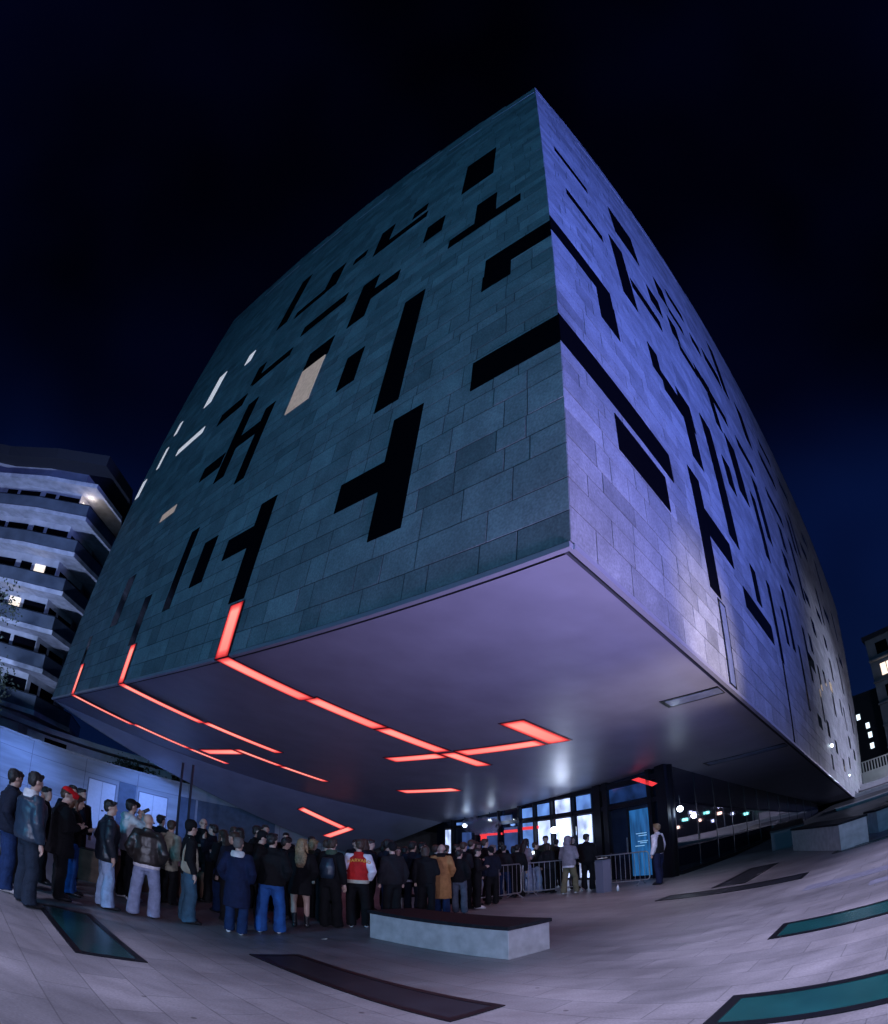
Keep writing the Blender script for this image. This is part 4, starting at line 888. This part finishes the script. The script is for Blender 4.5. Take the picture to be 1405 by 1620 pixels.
SHOE_BLACK = mat('black_shoe', (.015, .015, .018), .35); SHOE_WHITE = mat('white_shoe', (.7, .7, .72), .5)
EYE = mat('eye_dark', (.02, .015, .012), .3); LIP = mat('lip', (.25, .09, .08), .5)
HB = mat('black_hair', (.012, .010, .010), .45, bump=.6, bscale=60); HBR = mat('brown_hair', (.05, .028, .018), .5, bump=.6, bscale=60)
HAU = mat('auburn_hair', (.13, .045, .022), .5, bump=.6, bscale=60); HBL = mat('blond_hair', (.28, .18, .09), .5, noise=.4, nscale=30, bump=.6, bscale=60); HGR = mat('grey_hair', (.14, .12, .11), .6, bump=.5, bscale=60)
K = cloth('black_cloth', (.006, .006, .008)); K2 = cloth('charcoal_cloth', (.014, .014, .018)); NV = cloth('navy_cloth', (.008, .013, .045)); NV2 = cloth('dark_navy_cloth', (.007, .011, .024))
LE = cloth('black_leather', (.014, .018, .026), leather=True); LEB = cloth('brown_black_leather', (.028, .022, .02), leather=True); LEN = cloth('blue_black_leather', (.016, .032, .055), leather=True)
JL1 = cloth('light_blue_denim', (.30, .40, .58)); JL2 = cloth('washed_denim', (.27, .31, .46)); JM = cloth('mid_blue_denim', (.022, .09, .30)); JD = cloth('dark_blue_denim', (.010, .028, .09)); JG = cloth('teal_blue_denim', (.045, .11, .17))
WH = cloth('off_white_fleece', (.62, .60, .60)); GY = cloth('grey_fleece', (.26, .24, .28)); CM = cloth('camel_wool', (.40, .20, .075)); RD = cloth('red_wool', (.50, .02, .02)); WS = cloth('white_sleeve_leather', (.72, .70, .76))
BE = cloth('beige_cloth', (.30, .27, .20)); KH = cloth('khaki_cloth', (.16, .14, .085)); OL = cloth('olive_cloth', (.035, .035, .022)); TE = cloth('teal_cloth', (.03, .30, .28)); TI = mat('sheer_tights', (.14, .09, .08), .5); REDC = cloth('red_cap_cloth', (.70, .01, .015))
CR = cloth('cream_rib', (.55, .50, .40)); GRN = cloth('dull_green_cloth', (.06, .09, .06))
P = person
B0, Rr, Fr, Lf = 0, 90, 180, -90
P((-5.74, 6.49), 80, 1.74, 'man with dark hair in a navy jacket and blue jeans, cut by the left edge', NV2, JD, ('short', HB), ('pocket', 'down'), bulk=1.25, baggy=1.1, shoe=SHOE_WHITE)
P((-6.25, 7.12), 60, 1.72, 'person with a dark bob squeezed behind the white-collared man at the left edge', K, K, ('bob', HB), near=True)
P((-5.17, 6.25), 65, 1.79, 'tall man in a dark leather jacket with a white fleece collar, hand to his mouth', LEN, cloth('ink_denim', (.012, .02, .035)), ('short', HB), ('down', 'chin'), bulk=1.4, baggy=1.1, extras={'collar': WH})
P((-5.51, 7.41), 75, 1.73, 'man in a red cap, long black coat and black trousers', K, K, ('capped', HBR), ('phone', 'phone'), coat=.70, bulk=1.35, style='coat', extras={'cap': (REDC, True)})
P((-6.59, 9.06), 165, 1.80, 'dark-haired man facing the camera just behind the red cap', NV2, K, ('short', HB), ('crossed', 'crossed'), face_on=True)
P((-5.75, 8.05), 95, 1.66, 'woman with long auburn hair and a dark top right of the red cap', K, JM, ('long', HAU), ('phone', 'phone'), style='jacket')
P((-7.03, 9.97), 150, 1.80, 'small far head between the auburn woman and the first white door', K2, K, ('short', HB), near=False)
P((-5.06, 7.97), 78, 1.72, 'young man in a black leather jacket and pale blue jeans, hands at his sides', LE, JL1, ('short', HB), ('down', 'pocket'), bulk=1.3, baggy=1.15, hem=.78)
P((-5.55, 9.40), 75, 1.83, 'man in an off-white hooded top and black cap raising a drink', WH, K, ('capped', HB), ('drink', 'drink'), bulk=1.2, style='hoodie', extras={'cap': (K, True), 'beard': HB}, shoe=SHOE_WHITE)
P((-4.56, 8.24), 10, 1.66, 'bald man seen from behind in a brown-black leather bomber and washed jeans', LEB, JL2, ('bald', None), ('pocket', 'pocket'), bulk=1.28, baggy=1.15, stance=(.04, .09), extras={'shirt_hem': WS}, hem=.90)
P((-5.10, 10.1), 40, 1.62, 'person in a pale beige jacket half hidden behind the bald man', BE, K, ('short', HBR), ('pocket', 'pocket'), bulk=1.1, hem=.72)
P((-4.09, 8.76), 80, 1.69, 'person in a dark beanie, black top and wide teal-blue jeans', K, JG, ('beanie', K), ('down', 'down'), baggy=1.3, style='jacket', hem=.84)
P((-5.23, 11.79), 170, 1.79, 'bald man with glasses facing the camera in a black jacket', K, K, ('bald', None), ('crossed', 'crossed'), face_on=True, extras={'glasses': 1, 'scarf': K})
P((-4.95, 11.65), -80, 1.70, 'dark-haired man turned left with both hands up at his face', NV2, K, ('short', HB), ('chin', 'chin'))
P((-4.30, 10.60), -35, 1.63, 'woman with loose brown hair and a dark coat, right of the man with glasses', K, JD, ('long', HBR), ('phone', 'phone'), style='coat', coat=.65)
P((-4.25, 11.3), 20, 1.72, 'black-haired person in black standing behind the navy coat', K, K, ('bob', HB))
P((-3.29, 8.72), 15, 1.56, 'short grey-haired person in a long navy coat with a pale collar', NV, JD, ('short', HGR), ('pocket', 'pocket'), coat=.50, style='coat', bulk=1.12, extras={'collar': WH}, shoe=SHOE_WHITE)
P((-4.1, 11.9), 70, 1.82, 'tall man in black in profile above the navy coat', K, K, ('short', HB), ('down', 'pocket'))
P((-4.87, 14.72), 175, 1.90, 'bearded man facing the camera, tallest head under the sloping underside', K2, K, ('short', HB), ('crossed', 'crossed'), face_on=True, near=False, extras={'beard': HB})
P((-3.90, 12.1), 30, 1.62, 'person in a teal hooded top mostly hidden behind the man in bright jeans', TE, K, ('hood', TE), near=False, style='hoodie')
P((-2.97, 9.35), 12, 1.70, 'person with dark hair, black bomber jacket, bright blue jeans and white trainers', K, JM, ('short', HB), ('pocket', 'pocket'), bulk=1.25, baggy=1.15, stance=(.07, .06), shoe=SHOE_WHITE)
P((-4.53, 15.35), 178, 1.77, 'man in dark clothes facing the camera against the blue wall', K, K, ('short', HB), face_on=True, near=False)
P((-2.78, 10.45), 5, 1.67, 'woman with long blond hair, black short coat and bare-looking legs in tights', K, K, ('long', HBL), ('pocket', 'pocket'), bulk=1.05, coat=.66, style='coat', bare=True)
P((-3.0, 12.0), 60, 1.68, 'blond woman in a black jacket right behind the woman in tights', OL, K, ('bob', HBL), ('phone', 'phone'))
P((-2.75, 12.6), 20, 1.72, 'person all in black in the darkest part of the queue', K, K, ('short', HB), near=False)
bp = P((-2.36, 10.90), 25, 1.73, 'person in black with a green scarf and a shiny black backpack', K, K, ('short', HBR), ('down', 'pocket'), baggy=1.15, extras={'scarf': GRN})
vs = P((-1.94, 11.24), 3, 1.75, 'person in a red varsity jacket with white sleeves and black trousers', RD, K, ('short', HBR), ('pocket', 'pocket'), bulk=1.12, sleeve=WS, extras={'hemband': CR}, shoe=SHOE_WHITE, hem=.92)
P((-2.2, 14.03), 120, 1.78, 'man in black whose head shows right behind the varsity jacket', K, K, ('short', HB), near=False)
P((-1.60, 12.5), 60, 1.79, 'man in a dark navy jacket and jeans looking right beside the varsity jacket', NV2, JD, ('short', HB), ('down', 'pocket'), bulk=1.1)
P((-1.72, 15.4), 175, 1.62, 'small far face in the gap left of the navy jacket with a white hem', K, K, ('short', HBR), near=False, face_on=True)
P((-1.20, 13.55), 20, 1.77, 'person in a navy jacket with a white shirt hem showing below it', NV2, NV2, ('short', HB), ('pocket', 'pocket'), bulk=1.12, extras={'shirt_hem': WS}, shoe=SHOE_WHITE, near=True)
P((-1.09, 14.9), 75, 1.76, 'man in black in profile between the white hem and the camel coat', K, K, ('short', HB), near=False)
P((-.79, 15.18), 40, 1.70, 'dark-haired person just beyond the camel coat', K, K, ('short', HBR), near=False)
P((-.60, 13.89), 8, 1.72, 'bald person in a long camel coat with a dark scarf', CM, JD, ('bald', None), ('pocket', 'pocket'), coat=.42, style='coat', bulk=1.15, extras={'scarf': K})
P((-.22, 14.2), 15, 1.58, 'person in a black jacket and grey jeans right of the camel coat', K, cloth('grey_denim', (.08, .095, .13)), ('short', HB), ('pocket', 'pocket'), bulk=1.05)
P((.03, 16.0), 60, 1.84, 'tall man in black looking down, above the first crowd barrier', K, K, ('short', HBR), ('phone', 'phone'), near=False)
P((.16, 15.2), 80, 1.62, 'shorter person in black beside the tall man at the first barrier', K, K, ('short', HB), ('phone', 'phone'), near=False, shoe=SHOE_WHITE)
P((.43, 17.3), 80, 1.87, 'tall man in profile with a lit face behind the first barrier', K, K2, ('short', HBR), near=False)
P((.64, 17.6), 60, 1.68, 'person with grey hair and dark coat behind the first barrier', K2, K, ('short', HGR), near=False)
P((.98, 18.1), 15, 1.66, 'person in a charcoal jacket and dark jeans seen from behind through the first barrier', K2, JD, ('short', HB), ('pocket', 'pocket'), near=False, bulk=1.15)
P((1.28, 18.6), 20, 1.62, 'person in black where the first two barriers meet', K, K, ('bob', HB), near=False)
P((1.66, 18.9), 40, 1.84, 'woman with black hair and a grey top holding a lit phone', GY, JL1, ('long', HB), ('phone', 'phone'), near=False, style='top', extras={'longsleeve': 1})
P((2.0, 19.3), 60, 1.70, 'person in black with pale blue jeans behind the middle barrier', K, JL1, ('short', HBR), near=False, baggy=1.2)
P((2.36, 19.6), 170, 1.90, 'man in an olive jacket facing the camera before the bright panes', OL, K, ('short', HB), ('crossed', 'crossed'), near=False, face_on=True)
P((2.78, 17.9), 30, 1.80, 'person in a grey hooded top and khaki trousers leaning by the middle barrier', GY, KH, ('hood', GY), ('phone', 'phone'), style='hoodie', near=False, shoe=SHOE_WHITE, bulk=1.15, extras={'shirt_hem': WS}, stance=(.12, .05))
P((3.15, 19.5), 120, 1.80, 'woman with long dark hair facing right before the glass doors', K, K, ('long', HBR), near=False)
P((3.42, 18.5), 25, 1.84, 'broad man in a black jacket beside the grey stand', K, K, ('short', HB), ('phone', 'phone'), near=False, bulk=1.35)
P((5.17, 17.10), -60, 1.87, 'guard in a black vest over a white shirt by the corner column', WS, NV, ('short', HBL), ('down', 'down'), near=False, extras={'vest': K}, style='jacket', bulk=.95)
# extra dark figures deep in the queue
for i, (x_, y_, h_, f_, lb) in enumerate(((-3.5, 13.9, 1.74, 20, 'hatless dark figure deep in the queue behind the blond women'), (-.35, 17.6, 1.72, 60, 'dark figure deep in the queue above the camel coat'), (-2.9, 16.2, 1.76, 160, 'dark figure far back beside the sloping underside'), (1.0, 20.4, 1.78, 10, 'dark figure close to the dim left panes of the entrance'), (2.9, 21.2, 1.75, 30, 'dark figure standing right at the brightest door pane'))):
    P((x_, y_), f_, h_, lb, K if i % 2 else K2, K, ('short', HB), near=False)
deep = [(-6.4, 8.1, 'behind the red cap'), (-5.0, 12.9, 'left of the man with glasses'), (-3.75, 9.75, 'between the beanie and the navy coat'), (-3.55, 10.5, 'over the navy coat, right shoulder side'),
 (-3.35, 11.3, 'behind the bright blue jeans'), (-2.05, 12.3, 'behind the backpack'), (-2.6, 11.5, 'between the tights and the backpack'), (-1.45, 12.0, 'behind the right white sleeve'), (-1.45, 14.3, 'between the two navy jackets'), (-.9, 13.0, 'just left of the camel coat'), (-.15, 15.2, 'right of the grey jeans'),
 (.55, 16.2, 'at the near end of the first barrier'), (1.35, 18.0, 'behind the first barrier bars'), (2.3, 18.7, 'behind the middle barrier'), (.2, 18.3, 'in the second row at the first barrier'), (-3.9, 13.4, 'under the edge of the sloping underside'), (-5.9, 11.2, 'in front of the first white door'), (-2.0, 15.0, 'below the chevron light'), (-.6, 16.4, 'far beyond the camel coat')]
for i, (x_, y_, w__) in enumerate(deep):
    P((x_, y_), random.choice((15, 40, 70, 95, -30)), random.uniform(1.62, 1.80), 'dark-clothed head and shoulders ' + w__, (K, K2, NV2)[i % 3], K, (('short', HB), ('bob', HBR), ('short', HBR), ('beanie', K))[i % 4], random.choice((('pocket', 'pocket'), ('down', 'down'), ('phone', 'down'))), near=False, bulk=random.uniform(1.0, 1.25))
# things carried
POSE.update(turn=0, nod=0, sway=0)
def place(o, parent_t, p):
    o.matrix_world = Matrix.Translation(parent_t.location) @ parent_t.rotation_euler.to_matrix().to_4x4() @ Matrix.Diagonal((*parent_t.scale, 1)) @ Matrix.Translation(p)
b = MB(); etube(b, [(0, -.20, .98), (0, -.215, 1.05), (0, -.22, 1.22), (0, -.20, 1.38)], [(.11, .05), (.145, .075), (.145, .08), (.10, .05)], 16)
o = fuse('backpack', b, LEN, None, .014, 2, .012); place(o, bp, (0, 0, 0)); tag(o, 'shiny black backpack worn by the person with the green scarf', 'backpack')
ppl = {o['label']: o for o in bpy.data.objects if o.name.startswith('person')}
vp = [o for l_, o in ppl.items() if 'dark beanie' in l_][0]
b = MB(); sphere(b, (.25, -.02, .98), (.055, .15, .11), 14, 10); b.tube([(.25, -.14, 1.02), (.22, -.12, 1.25), (.14, -.04, 1.47), (.20, .08, 1.28), (.25, .10, 1.03)], .022, 8)
o = fuse('shoulder_bag', b, BE, None, .013, 2, .012); place(o, vp, (0, 0, 0)); tag(o, 'beige shoulder bag hanging from the person with the beanie', 'bag')
hp = [o for l_, o in ppl.items() if 'lit phone' in l_][0]
o = MB().box(-.04, .04, .33, .342, 1.20, 1.35).build('phone', mat('phone_screen', (.8, .8, .8), .3, emit=(.8, .9, 1), es=3)); place(o, hp, (0, 0, 0)); tag(o, 'small lit phone held by the woman in the grey top', 'phone')
dp = [o for l_, o in ppl.items() if 'raising a drink' in l_][0]
o = MB().tube([(.03, .21, 1.60), (.03, .27, 1.64), (.03, .30, 1.66)], [.03, .032, .03], 10).build('drink_cup', mat('dark_cup', (.04, .03, .03), .4), None, True); place(o, dp, (0, 0, 0)); tag(o, 'dark cup lifted by the man in the off-white hooded top', 'cup')
# varsity lettering
tc_ = bpy.data.curves.new('lettering', 'FONT'); tc_.body = 'HARVARD'; tc_.size = .085; tc_.align_x = 'CENTER'; tc_.extrude = .004; tc_.space_character = 1.08; tc_.offset = .002
to = bpy.data.objects.new('lt', tc_); COL.objects.link(to); dg = bpy.context.evaluated_depsgraph_get(); dg.update()
tm = bpy.data.meshes.new_from_object(to.evaluated_get(dg)); bpy.data.objects.remove(to)
for v_ in tm.vertices:
    x_, z_ = v_.co.x, v_.co.y; v_.co = Vector((x_, -.178 + .9 * x_ * x_ - v_.co.z, 1.325 + z_ - .9 * x_ * x_))
tm.materials.clear(); o = link('lettering', tm, vs, mat('gold_lettering', (.75, .36, .03), .6, emit=None))
